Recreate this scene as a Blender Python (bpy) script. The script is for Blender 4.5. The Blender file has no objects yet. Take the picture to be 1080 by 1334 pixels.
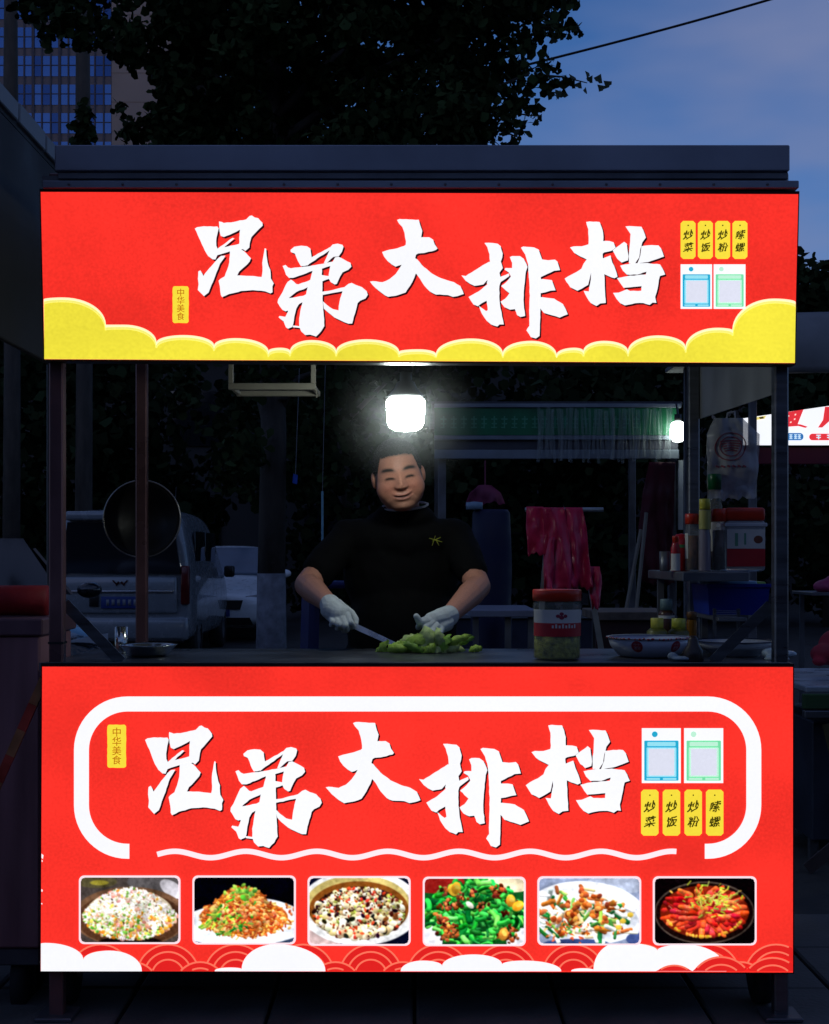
import bpy, bmesh, math, random
import numpy as np
from mathutils import Vector, Matrix, Euler, noise as mnoise

R = math.radians
random.seed(7)
rng = np.random.default_rng(7)
scene = bpy.context.scene
COL = scene.collection

# ------------------------------------------------------------------ camera
CAM_Z = 1.288
FPX = 1716.0            # focal length in photo pixels (photo 1080 wide)
cam_d = bpy.data.cameras.new('camera')
cam_d.sensor_fit = 'HORIZONTAL'
cam_d.sensor_width = 36.0
cam_d.lens = 36.0 * FPX / 1080.0
cam_d.shift_y = 58.0 / 1080.0
cam_d.clip_start = 0.05
cam_d.clip_end = 3000
cam = bpy.data.objects.new('camera', cam_d)
cam.location = (0, 0, CAM_Z)
cam.rotation_euler = (R(90), 0, 0)
COL.objects.link(cam)
scene.camera = cam

# ------------------------------------------------------------------ sky
world = bpy.data.worlds.new('World')
scene.world = world
world.use_nodes = True
nt = world.node_tree
bgn = nt.nodes['Background']
sky = nt.nodes.new('ShaderNodeTexSky')
sky.sky_type = 'NISHITA'
sky.sun_disc = False
sky.sun_elevation = R(8.0)
sky.sun_rotation = R(200)
sky.altitude = 0
sky.air_density = 1.0
sky.dust_density = 0.3
sky.ozone_density = 6.0
tc = nt.nodes.new('ShaderNodeTexCoord')
mp = nt.nodes.new('ShaderNodeMapping')
mp.inputs['Scale'].default_value = (1.6, 1.6, 5.0)
nz = nt.nodes.new('ShaderNodeTexNoise')
nz.inputs['Scale'].default_value = 1.6
nz.inputs['Detail'].default_value = 4
nz.inputs['Roughness'].default_value = 0.5
cr = nt.nodes.new('ShaderNodeMapRange')
cr.inputs['From Min'].default_value = 0.42
cr.inputs['From Max'].default_value = 0.66
cr.inputs['To Max'].default_value = 0.8
mx = nt.nodes.new('ShaderNodeMix')
mx.data_type = 'RGBA'
nt.links.new(tc.outputs['Generated'], mp.inputs['Vector'])
nt.links.new(mp.outputs['Vector'], nz.inputs['Vector'])
nt.links.new(nz.outputs['Fac'], cr.inputs['Value'])
nt.links.new(cr.outputs['Result'], mx.inputs['Factor'])
tint = nt.nodes.new('ShaderNodeMix')
tint.data_type = 'RGBA'
tint.blend_type = 'MULTIPLY'
tint.inputs['Factor'].default_value = 1.0
SKY_TINT = (1.25, 0.88, 0.92, 1)
tint.inputs['B'].default_value = SKY_TINT
nt.links.new(sky.outputs['Color'], tint.inputs['A'])
nt.links.new(tint.outputs['Result'], mx.inputs['A'])
CLOUD = (1.75, 2.05, 3.5, 1)
mx.inputs['B'].default_value = CLOUD
nt.links.new(mx.outputs['Result'], bgn.inputs['Color'])
bgn.inputs['Strength'].default_value = 0.115

sun_d = bpy.data.lights.new('sun', 'SUN')
sun_d.energy = 0.02
sun_d.angle = R(20)
sun_d.color = (0.75, 0.82, 1.0)
sun = bpy.data.objects.new('sun', sun_d)
sun.rotation_euler = (R(80), 0, R(20))
COL.objects.link(sun)

scene.view_settings.view_transform = 'Standard'
scene.view_settings.look = 'None'
scene.view_settings.exposure = 0.0
scene.view_settings.gamma = 1.0
scene.render.engine = 'CYCLES'
scene.cycles.use_denoising = True
scene.cycles.max_bounces = 8
scene.cycles.diffuse_bounces = 3
scene.cycles.transmission_bounces = 6
scene.cycles.transparent_max_bounces = 8
scene.cycles.sample_clamp_indirect = 4.0
scene.cycles.caustics_reflective = False
scene.cycles.caustics_refractive = False


# ------------------------------------------------------------------ helpers
def P(px, py, Y):
    """photo pixel at distance Y -> world point"""
    return Vector(((px - 540.0) / FPX * Y, Y, CAM_Z - (py - 725.0) / FPX * Y))


def lin(c):
    out = []
    for v in c:
        v = v / 255.0
        out.append(v / 12.92 if v <= 0.04045 else ((v + 0.055) / 1.055) ** 2.4)
    return tuple(out)


MATS = {}


def mat(name, col, rough=0.6, metal=0.0, var=0.15, vscale=8.0, bump=0.0, bscale=60.0, trans=0.0,
        spec=0.5, ior=1.45, alpha=1.0, coat=0.0, streak=None, sss=0.0):
    """procedural principled material; col is linear"""
    if name in MATS:
        return MATS[name]
    m = bpy.data.materials.new(name)
    m.use_nodes = True
    t = m.node_tree
    b = t.nodes['Principled BSDF']
    b.inputs['Roughness'].default_value = rough
    b.inputs['Metallic'].default_value = metal
    b.inputs['IOR'].default_value = ior
    b.inputs['Specular IOR Level'].default_value = spec
    b.inputs['Transmission Weight'].default_value = trans
    b.inputs['Alpha'].default_value = alpha
    b.inputs['Coat Weight'].default_value = coat
    c4 = (*col, 1)
    if var > 0:
        co = t.nodes.new('ShaderNodeTexCoord')
        n = t.nodes.new('ShaderNodeTexNoise')
        n.inputs['Scale'].default_value = vscale
        n.inputs['Detail'].default_value = 6
        src = co.outputs['Object']
        if streak:
            g = t.nodes.new('ShaderNodeMapping')
            g.inputs['Scale'].default_value = streak
            t.links.new(src, g.inputs['Vector'])
            src = g.outputs['Vector']
        t.links.new(src, n.inputs['Vector'])
        r = t.nodes.new('ShaderNodeMapRange')
        r.inputs['From Min'].default_value = 0.3
        r.inputs['From Max'].default_value = 0.7
        r.inputs['To Min'].default_value = 1 - var
        r.inputs['To Max'].default_value = 1 + var
        t.links.new(n.outputs['Fac'], r.inputs['Value'])
        mm = t.nodes.new('ShaderNodeMix')
        mm.data_type = 'RGBA'
        mm.blend_type = 'MULTIPLY'
        mm.inputs['Factor'].default_value = 1
        mm.inputs['A'].default_value = c4
        t.links.new(r.outputs['Result'], mm.inputs['B'])
        t.links.new(mm.outputs['Result'], b.inputs['Base Color'])
        rr = t.nodes.new('ShaderNodeMapRange')
        rr.inputs['From Min'].default_value = 0.3
        rr.inputs['From Max'].default_value = 0.7
        rr.inputs['To Min'].default_value = max(0.02, rough * 0.75)
        rr.inputs['To Max'].default_value = min(1, rough * 1.25)
        t.links.new(n.outputs['Fac'], rr.inputs['Value'])
        t.links.new(rr.outputs['Result'], b.inputs['Roughness'])
    else:
        b.inputs['Base Color'].default_value = c4
    if bump > 0:
        co2 = t.nodes.new('ShaderNodeTexCoord')
        n2 = t.nodes.new('ShaderNodeTexNoise')
        n2.inputs['Scale'].default_value = bscale
        n2.inputs['Detail'].default_value = 4
        t.links.new(co2.outputs['Object'], n2.inputs['Vector'])
        bp = t.nodes.new('ShaderNodeBump')
        bp.inputs['Strength'].default_value = bump
        bp.inputs['Distance'].default_value = 0.01
        t.links.new(n2.outputs['Fac'], bp.inputs['Height'])
        t.links.new(bp.outputs['Normal'], b.inputs['Normal'])
    MATS[name] = m
    return m


def emat(name, srgb, strength=1.0, var=0.06, vscale=2.5, sample=False, gloss=0.35):
    """backlit vinyl: coloured film lit from behind by the tubes of the box"""
    if name in MATS:
        return MATS[name]
    m = bpy.data.materials.new(name)
    m.use_nodes = True
    t = m.node_tree
    b = t.nodes['Principled BSDF']
    c = lin(srgb)
    b.inputs['Base Color'].default_value = (*[v * 0.6 for v in c], 1)
    b.inputs['Roughness'].default_value = gloss
    b.inputs['Emission Color'].default_value = (*c, 1)
    b.inputs['Emission Strength'].default_value = strength
    if var:
        co = t.nodes.new('ShaderNodeTexCoord')
        tot = None
        for sc_, w in ((vscale, 0.7), (140.0, 0.5)):
            n = t.nodes.new('ShaderNodeTexNoise')
            n.inputs['Scale'].default_value = sc_
            n.inputs['Detail'].default_value = 3
            t.links.new(co.outputs['Object'], n.inputs['Vector'])
            r = t.nodes.new('ShaderNodeMapRange')
            r.inputs['From Min'].default_value = 0.3
            r.inputs['From Max'].default_value = 0.7
            r.inputs['To Min'].default_value = -var * w
            r.inputs['To Max'].default_value = var * w
            t.links.new(n.outputs['Fac'], r.inputs['Value'])
            if tot is None:
                tot = r.outputs['Result']
            else:
                a = t.nodes.new('ShaderNodeMath')
                t.links.new(tot, a.inputs[0])
                t.links.new(r.outputs['Result'], a.inputs[1])
                tot = a.outputs[0]
        a = t.nodes.new('ShaderNodeMath')
        a.operation = 'MULTIPLY_ADD'
        t.links.new(tot, a.inputs[0])
        a.inputs[1].default_value = strength
        a.inputs[2].default_value = strength
        t.links.new(a.outputs[0], b.inputs['Emission Strength'])
    m.cycles.emission_sampling = 'FRONT' if sample else 'NONE'
    MATS[name] = m
    return m


def vcmat(name, emit=0.0, rough=0.6, base=1.0, bump=0.0, bscale=80, spec=0.4):
    """colour comes from the mesh's colour attribute 'Col'"""
    if name in MATS:
        return MATS[name]
    m = bpy.data.materials.new(name)
    m.use_nodes = True
    t = m.node_tree
    b = t.nodes['Principled BSDF']
    a = t.nodes.new('ShaderNodeVertexColor')
    a.layer_name = 'Col'
    b.inputs['Roughness'].default_value = rough
    b.inputs['Specular IOR Level'].default_value = spec
    if base > 0:
        t.links.new(a.outputs['Color'], b.inputs['Base Color'])
    else:
        b.inputs['Base Color'].default_value = (0.02, 0.02, 0.02, 1)
    if emit > 0:
        t.links.new(a.outputs['Color'], b.inputs['Emission Color'])
        b.inputs['Emission Strength'].default_value = emit
        m.cycles.emission_sampling = 'NONE'
    if bump:
        co2 = t.nodes.new('ShaderNodeTexCoord')
        n2 = t.nodes.new('ShaderNodeTexNoise')
        n2.inputs['Scale'].default_value = bscale
        t.links.new(co2.outputs['Object'], n2.inputs['Vector'])
        bp = t.nodes.new('ShaderNodeBump')
        bp.inputs['Strength'].default_value = bump
        bp.inputs['Distance'].default_value = 0.004
        t.links.new(n2.outputs['Fac'], bp.inputs['Height'])
        t.links.new(bp.outputs['Normal'], b.inputs['Normal'])
    MATS[name] = m
    return m


def attach(o, parent):
    if parent is None:
        return
    o.parent = parent
    if parent.parent is None:
        o.matrix_parent_inverse = Matrix.Translation(-parent.location)


def link(name, me, m, parent=None, smooth=False):
    o = bpy.data.objects.new(name, me)
    if m is not None:
        me.materials.clear()
        me.materials.append(m)
    if smooth:
        me.polygons.foreach_set('use_smooth', [True] * len(me.polygons))
    COL.objects.link(o)
    attach(o, parent)
    return o


def thing(name, label, cat, loc=(0, 0, 0), group=None):
    o = bpy.data.objects.new(name, None)
    o.empty_display_size = 0.1
    o.location = loc
    COL.objects.link(o)
    o['label'] = label
    o['category'] = cat
    if group:
        o['group'] = group
    return o


def tag(o, label, cat, group=None):
    o['label'] = label
    o['category'] = cat
    if group:
        o['group'] = group
    return o


class MB:
    """collects shapes, builds ONE mesh"""

    def __init__(s):
        s.bm = bmesh.new()

    def box(s, a, b, bev=0.0, rot=None, seg=1):
        a, b = Vector(a), Vector(b)
        lo = Vector((min(a[i], b[i]) for i in range(3)))
        hi = Vector((max(a[i], b[i]) for i in range(3)))
        c = (lo + hi) / 2
        r = bmesh.ops.create_cube(s.bm, size=1.0)
        vs = r['verts']
        d = hi - lo
        for v in vs:
            v.co = Vector((v.co.x * d.x, v.co.y * d.y, v.co.z * d.z))
        if bev > 0:
            es = list({e for v in vs for e in v.link_edges})
            q = bmesh.ops.bevel(s.bm, geom=es, offset=min(bev, min(d) * 0.49), segments=seg, affect='EDGES', profile=0.5)
            vs = list({v for f in q['faces'] for v in f.verts} | {v for v in vs if v.is_valid})
        mtx = Matrix.Translation(c)
        if rot is not None:
            mtx = mtx @ rot.to_4x4()
        for v in vs:
            v.co = mtx @ v.co
        return s

    def bar(s, p, q, w, h=None, up=(0, 0, 1), bev=0.0):
        """box beam from p to q"""
        p, q = Vector(p), Vector(q)
        h = h or w
        d = q - p
        z = d.normalized()
        x = Vector(up).cross(z)
        if x.length < 1e-4:
            x = Vector((1, 0, 0)).cross(z)
        x.normalize()
        y = z.cross(x)
        rot = Matrix((x, y, z)).transposed()
        c = (p + q) / 2
        e = Vector((w, h, d.length)) / 2
        return s.box(c - e, c + e, bev, rot)

    def tube(s, pts, r, n=8, cap=True):
        pts = [Vector(p) for p in pts]
        rs = r if isinstance(r, (list, tuple)) else [r] * len(pts)
        rings = []
        for i, p in enumerate(pts):
            d = (pts[min(i + 1, len(pts) - 1)] - pts[max(i - 1, 0)]).normalized()
            a = d.orthogonal().normalized() if i == 0 else (rings[-1][1] - d * rings[-1][1].dot(d)).normalized()
            b = d.cross(a)
            vs = [s.bm.verts.new(p + (a * math.cos(2 * math.pi * k / n) + b * math.sin(2 * math.pi * k / n)) * rs[i]) for k in range(n)]
            rings.append((vs, a))
        for (u, _), (v, _) in zip(rings, rings[1:]):
            for k in range(n):
                s.bm.faces.new((u[k], u[(k + 1) % n], v[(k + 1) % n], v[k]))
        if cap:
            s.bm.faces.new(list(reversed(rings[0][0])))
            s.bm.faces.new(rings[-1][0])
        return s

    def lathe(s, prof, c, n=24, axis=None, squash=1.0):
        """prof [(r,z)] about vertical axis at c"""
        c = Vector(c)
        rot = axis if axis is not None else Matrix.Identity(3)
        rings = []
        for r, z in prof:
            if r < 1e-6:
                rings.append([s.bm.verts.new(c + rot @ Vector((0, 0, z)))])
            else:
                rings.append([s.bm.verts.new(c + rot @ Vector((r * math.cos(2 * math.pi * k / n), squash * r * math.sin(2 * math.pi * k / n), z))) for k in range(n)])
        for u, v in zip(rings, rings[1:]):
            for k in range(n):
                q = [u[k % len(u)], u[(k + 1) % len(u)], v[(k + 1) % len(v)], v[k % len(v)]]
                w = []
                for x in q:
                    if x not in w:
                        w.append(x)
                if len(w) >= 3:
                    try:
                        s.bm.faces.new(w)
                    except ValueError:
                        pass
        return s

    def ell(s, c, r, rot=None, seg=20):
        q = bmesh.ops.create_uvsphere(s.bm, u_segments=seg, v_segments=seg // 2 + 2, radius=1)
        c = Vector(c)
        for v in q['verts']:
            w = Vector((v.co.x * r[0], v.co.y * r[1], v.co.z * r[2]))
            if rot is not None:
                w = rot @ w
            v.co = w + c
        return s

    def cap(s, a, b, ra, rb, n=14):
        """capsule with two radii"""
        a, b = Vector(a), Vector(b)
        s.tube([a, b], [ra, rb], n)
        s.ell(a, (ra,) * 3, None, n)
        s.ell(b, (rb,) * 3, None, n)
        return s

    def poly(s, pts):
        vs = [s.bm.verts.new(p) for p in pts]
        s.bm.faces.new(vs)
        return s

    def prism(s, pts, d):
        """polygon pts extruded along vector d"""
        d = Vector(d)
        a = [s.bm.verts.new(Vector(p)) for p in pts]
        b = [s.bm.verts.new(Vector(p) + d) for p in pts]
        n = len(a)
        s.bm.faces.new(a)
        s.bm.faces.new(list(reversed(b)))
        for i in range(n):
            s.bm.faces.new((a[i], b[i], b[(i + 1) % n], a[(i + 1) % n]))
        return s

    def build(s, name, m, parent=None, smooth=False, recalc=True):
        me = bpy.data.meshes.new(name)
        if recalc:
            bmesh.ops.recalc_face_normals(s.bm, faces=s.bm.faces[:])
        s.bm.to_mesh(me)
        s.bm.free()
        return link(name, me, m, parent, smooth)


def struct(o):
    o['kind'] = 'structure'
    return o


def grid_mesh(name, V, quads, cols=None):
    """fast mesh from numpy arrays"""
    me = bpy.data.meshes.new(name)
    n, q = len(V), len(quads)
    k = quads.shape[1]
    me.vertices.add(n)
    me.vertices.foreach_set('co', np.asarray(V, np.float32).ravel())
    me.loops.add(q * k)
    me.loops.foreach_set('vertex_index', np.asarray(quads, np.int32).ravel())
    me.polygons.add(q)
    me.polygons.foreach_set('loop_start', np.arange(0, q * k, k, dtype=np.int32))
    me.polygons.foreach_set('loop_total', np.full(q, k, np.int32))
    me.update(calc_edges=True)
    if cols is not None:
        at = me.color_attributes.new('Col', 'FLOAT_COLOR', 'POINT')
        c = np.ones((n, 4), np.float32)
        c[:, :3] = cols
        at.data.foreach_set('color', c.ravel())
    return me


def remeshed(mb, voxel, smooth_it=4, factor=0.5, name='body'):
    """union of primitives -> one continuous skin"""
    me = bpy.data.meshes.new(name)
    bmesh.ops.recalc_face_normals(mb.bm, faces=mb.bm.faces[:])
    mb.bm.to_mesh(me)
    mb.bm.free()
    o = bpy.data.objects.new('tmp', me)
    COL.objects.link(o)
    md = o.modifiers.new('r', 'REMESH')
    md.mode = 'VOXEL'
    md.voxel_size = voxel
    if smooth_it:
        sm = o.modifiers.new('s', 'SMOOTH')
        sm.iterations = smooth_it
        sm.factor = factor
    dg = bpy.context.evaluated_depsgraph_get()
    out = bpy.data.meshes.new_from_object(o.evaluated_get(dg))
    bpy.data.objects.remove(o)
    out.name = name
    return out


def text_mesh(txt, size, name='lettering', bold=0.0):
    cu = bpy.data.curves.new('t', 'FONT')
    cu.body = txt
    cu.size = size
    cu.align_x = 'CENTER'
    cu.align_y = 'CENTER'
    cu.offset = bold
    cu.resolution_u = 3
    o = bpy.data.objects.new('t', cu)
    COL.objects.link(o)
    dg = bpy.context.evaluated_depsgraph_get()
    me = bpy.data.meshes.new_from_object(o.evaluated_get(dg))
    bpy.data.objects.remove(o)
    me.name = name
    return me


# common materials
M_STEEL = mat('brushed_steel', (0.20, 0.21, 0.23), 0.34, 0.85, 0.18, 5, streak=(1, 1, 14))
M_STEELD = mat('dull_galvanised_steel', (0.15, 0.155, 0.17), 0.45, 0.6, 0.3, 7)
M_DARK = mat('dark_rubber', (0.015, 0.015, 0.016), 0.7, 0, 0.2)
M_BLACKPL = mat('black_plastic', (0.012, 0.012, 0.013), 0.35, 0, 0.1)

# ------------------------------------------------------------------ ground
def build_ground():
    m = mat('asphalt', (0.045, 0.044, 0.043), 0.85, 0, 0.35, 3, bump=0.6, bscale=90)
    V = [(-900, -200, 0), (900, -200, 0), (900, 1500, 0), (-900, 1500, 0)]
    o = MB().poly(V).build('ground', m)
    struct(o)
    # paved strip the cart stands on: each slab a piece
    pav = mat('paving_concrete', (0.11, 0.105, 0.10), 0.8, 0, 0.3, 6, bump=0.3, bscale=70)
    bed = struct(MB().box((-3.2, 3.0, 0.0), (3.2, 6.2, 0.012)).build('pavement', mat('paving_bed', (0.05, 0.048, 0.045), 0.9)))
    me = None
    r = random.Random(3)
    for i in range(16):
        for j in range(4):
            x, y = -3.2 + 0.4 * i, 3.0 + 0.4 * j
            if me is None:
                q = MB().box((-0.195, -0.195, 0), (0.195, 0.195, 0.04), 0.006).build('paving_slab', pav, bed)
                me = q.data
            else:
                q = link('paving_slab', me, None, bed)
            q.location = (x + 0.2, y + 0.2, 0.002 + r.uniform(0, 0.004))
            q.rotation_euler = (r.uniform(-.004, .004), r.uniform(-.004, .004), 0)


build_ground()
GZ = 0.044     # top of paving

# ------------------------------------------------------------------ food stall frame
stall = thing('food_stall', 'steel street food cart with red illuminated signs above and below its counter', 'food stall', (0, 4.0, GZ))
YF, YB = 3.56, 4.57


def Ytop(py):
    return 3.5 - 0.036 * (468 - py) / 218.0


def build_frame():
    w = 0.038
    xs = {}
    red_reflect_post = mat('post_steel_red_reflection', (0.22, 0.115, 0.115), 0.32, 0.4, 0.35, 3, streak=(1, 1, 1.5))  # left posts: red reflection in the steel put into the base colour
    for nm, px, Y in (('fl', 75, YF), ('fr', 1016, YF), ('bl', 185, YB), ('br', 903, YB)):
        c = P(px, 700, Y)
        o = MB().box((c.x - w / 2, Y - w / 2, GZ), (c.x + w / 2, Y + w / 2, 2.32), 0.004).build('post', red_reflect_post if px < 200 else M_STEEL, stall)
        xs[nm] = c.x
        MB().box((c.x - 0.05, Y - 0.05, GZ), (c.x + 0.05, Y + 0.05, GZ + 0.012), 0.003).build('foot_plate', M_STEELD, stall)
    # joint collar on the left post
    c = P(75, 837, YF)
    MB().box((c.x - 0.0205, YF - 0.0205, c.z - 0.003), (c.x + 0.0205, YF + 0.0205, c.z + 0.003)).build('post_joint', M_DARK, stall)
    # counter: folded sheet with front lip, slightly worn
    MB().box((-1.0, 3.512, 0.965), (1.0, 4.12, 1.0), 0.004).build('counter_top', M_STEEL, stall)
    MB().box((-1.0, 3.505, 0.985), (1.0, 3.511, 1.006), 0.001).build('counter_lip', M_STEELD, stall)
    # body behind the lower sign
    body = mat('cart_body_steel', (0.16, 0.16, 0.17), 0.5, 0.5, 0.3, 4)
    MB().box((-0.985, 3.56, 0.24), (0.985, 4.10, 0.964), 0.006).build('cabinet', body, stall)
    # bottom shelf beam + legs + castors
    MB().box((-0.96, 3.6, 0.2), (0.96, 4.5, 0.235), 0.004).build('base_beam', M_STEELD, stall)
    for px in (80, 1000):
        for Y in (3.68, 4.44):
            x = (px - 540) / FPX * 3.6
            MB().tube([(x - 0.02, Y, 0.124), (x + 0.02, Y, 0.124)], 0.08, 24).build('wheel', M_DARK, stall, True)
            MB().box((x - 0.035, Y - 0.02, 0.12), (x - 0.026, Y + 0.02, 0.2)).box((x + 0.026, Y - 0.02, 0.12), (x + 0.035, Y + 0.02, 0.2)).box((x - 0.034, Y - 0.018, 0.195), (x + 0.034, Y + 0.018, 0.202)).build('wheel_fork', M_STEELD, stall)
    MB().box(P(88, 1276, 3.9), P(124, 1296, 3.92)).build('name_plate', mat('plate_grey', (0.3, 0.32, 0.36), 0.4, 0.3), stall)
    # corner braces at the counter
    for p, q in (((84, 786), (158, 864)), ((1004, 788), (928, 864))):
        a, b = P(*p, YF + 0.03), P(*q, YF + 0.03)
        b.z = max(b.z, 1.0)
        MB().bar(a, b, 0.03, 0.004, up=(0, 1, 0)).bar(a + Vector((0, 0.013, 0.0)), b + Vector((0, 0.013, 0)), 0.004, 0.026, up=(0, 1, 0)).build('corner_brace', M_STEEL, stall)
    # rear rail and side rails
    MB().box((xs['bl'], YB - 0.015, 2.22), (xs['br'], YB + 0.015, 2.25)).build('top_rail', M_STEELD, stall)
    MB().box((xs['bl'], YB - 0.012, 0.55), (xs['br'], YB + 0.012, 0.574)).build('rear_rail', M_STEELD, stall)
    for a, b in (('fl', 'bl'), ('fr', 'br')):
        MB().bar((xs[a], YF, 2.235), (xs[b], YB, 2.235), 0.028).build('side_rail', M_STEELD, stall)
        MB().bar((xs[a], YF, 0.56), (xs[b], YB, 0.56), 0.024).build('side_rail', M_STEELD, stall)
    # roof: sheet, stepped fascia, gutter beam
    roofm = mat('roof_sheet_steel', (0.20, 0.205, 0.215), 0.5, 0.35, 0.3, 3, bump=0.05, bscale=6)
    fz = lambda py, Y: P(540, py, Y).z
    roof = MB().box((-0.99, 3.5, fz(236, 3.48)), (0.99, 4.62, fz(236, 3.48) + 0.02)).build('roof', roofm, stall)
    a, b = P(75, 236, 3.47), P(1027, 188, 3.47)
    fas = mat('fascia_steel', (0.30, 0.32, 0.38), 0.5, 0.2, 0.28, 2.2, bump=0.08, bscale=9)
    MB().box((a.x, 3.47, fz(233, 3.47)), (b.x, 3.5, fz(224, 3.47)), 0.002).build('fascia_strip', M_STEELD, roof)
    MB().box((a.x - 0.006, 3.462, fz(222.5, 3.462)), (b.x + 0.002, 3.5, fz(188.5, 3.462)), 0.003).build('fascia_panel', fas, roof)
    MB().box((a.x - 0.006, 3.4995, fz(222.5, 3.462)), (a.x + 0.012, 4.6, fz(190, 3.462)), 0.002).build('fascia_end', fas, roof)
    MB().box((b.x - 0.012, 3.4995, fz(222.5, 3.462)), (b.x + 0.002, 4.6, fz(190, 3.462)), 0.002).build('fascia_end', fas, roof)
    c0, c1 = P(55, 245, 3.456), P(1041, 235, 3.456)
    MB().box((c0.x, 3.456, c0.z), (c1.x, 3.52, c1.z), 0.002).build('gutter_beam', fas, roof)
    riv = None
    for k in range(14):
        px = 90 + 70 * k
        if riv is None:
            q = MB().ell((0, 0, 0), (.004, .0022, .004), None, 10).build('rivet', M_STEELD, roof, True)
            riv = q.data
        else:
            q = link('rivet', riv, None, roof)
        q.location = P(px, 240, 3.4555)
    # right side valance: sheet between the front and rear posts
    sx = (xs['fr'] + xs['br']) / 2
    pts = [(xs['fr'] + 0.01, YF, 1.735), (xs['br'] + 0.02, YB, 1.765), (xs['br'] + 0.02, YB, 2.22), (xs['fr'] + 0.01, YF, 2.22)]
    MB().prism(pts, (0.004, 0, 0)).build('side_valance', mat('valance_sheet', (0.30, 0.31, 0.32), 0.5, 0.3, 0.25, 4), stall)
    # shelves on the right
    sh = MB()
    z = P(540, 745, 3.95).z
    sh.box((P(862, 0, 4.25).x, 3.92, z - 0.028), (xs['fr'] + 0.01, 4.5, z), 0.003)
    sh.build('shelf', mat('shelf_steel', (0.14, 0.15, 0.17), 0.4, 0.5, 0.2), stall)
    z2 = 1.105
    MB().box((P(912, 0, 4.2).x, 3.95, z2 - 0.012), (xs['fr'] + 0.01, 4.4, z2), 0.002).build('lower_shelf', M_STEELD, stall)
    for x, y in ((P(868, 0, 4.3).x, 4.4), (xs['fr'] - 0.02, 4.4)):
        MB().box((x - 0.01, y - 0.01, 1.0), (x + 0.01, y + 0.01, z - 0.028)).build('shelf_leg', M_STEELD, stall)
    return xs, z, z2


XS, SHELF_Z, SHELF2_Z = build_frame()

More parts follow.
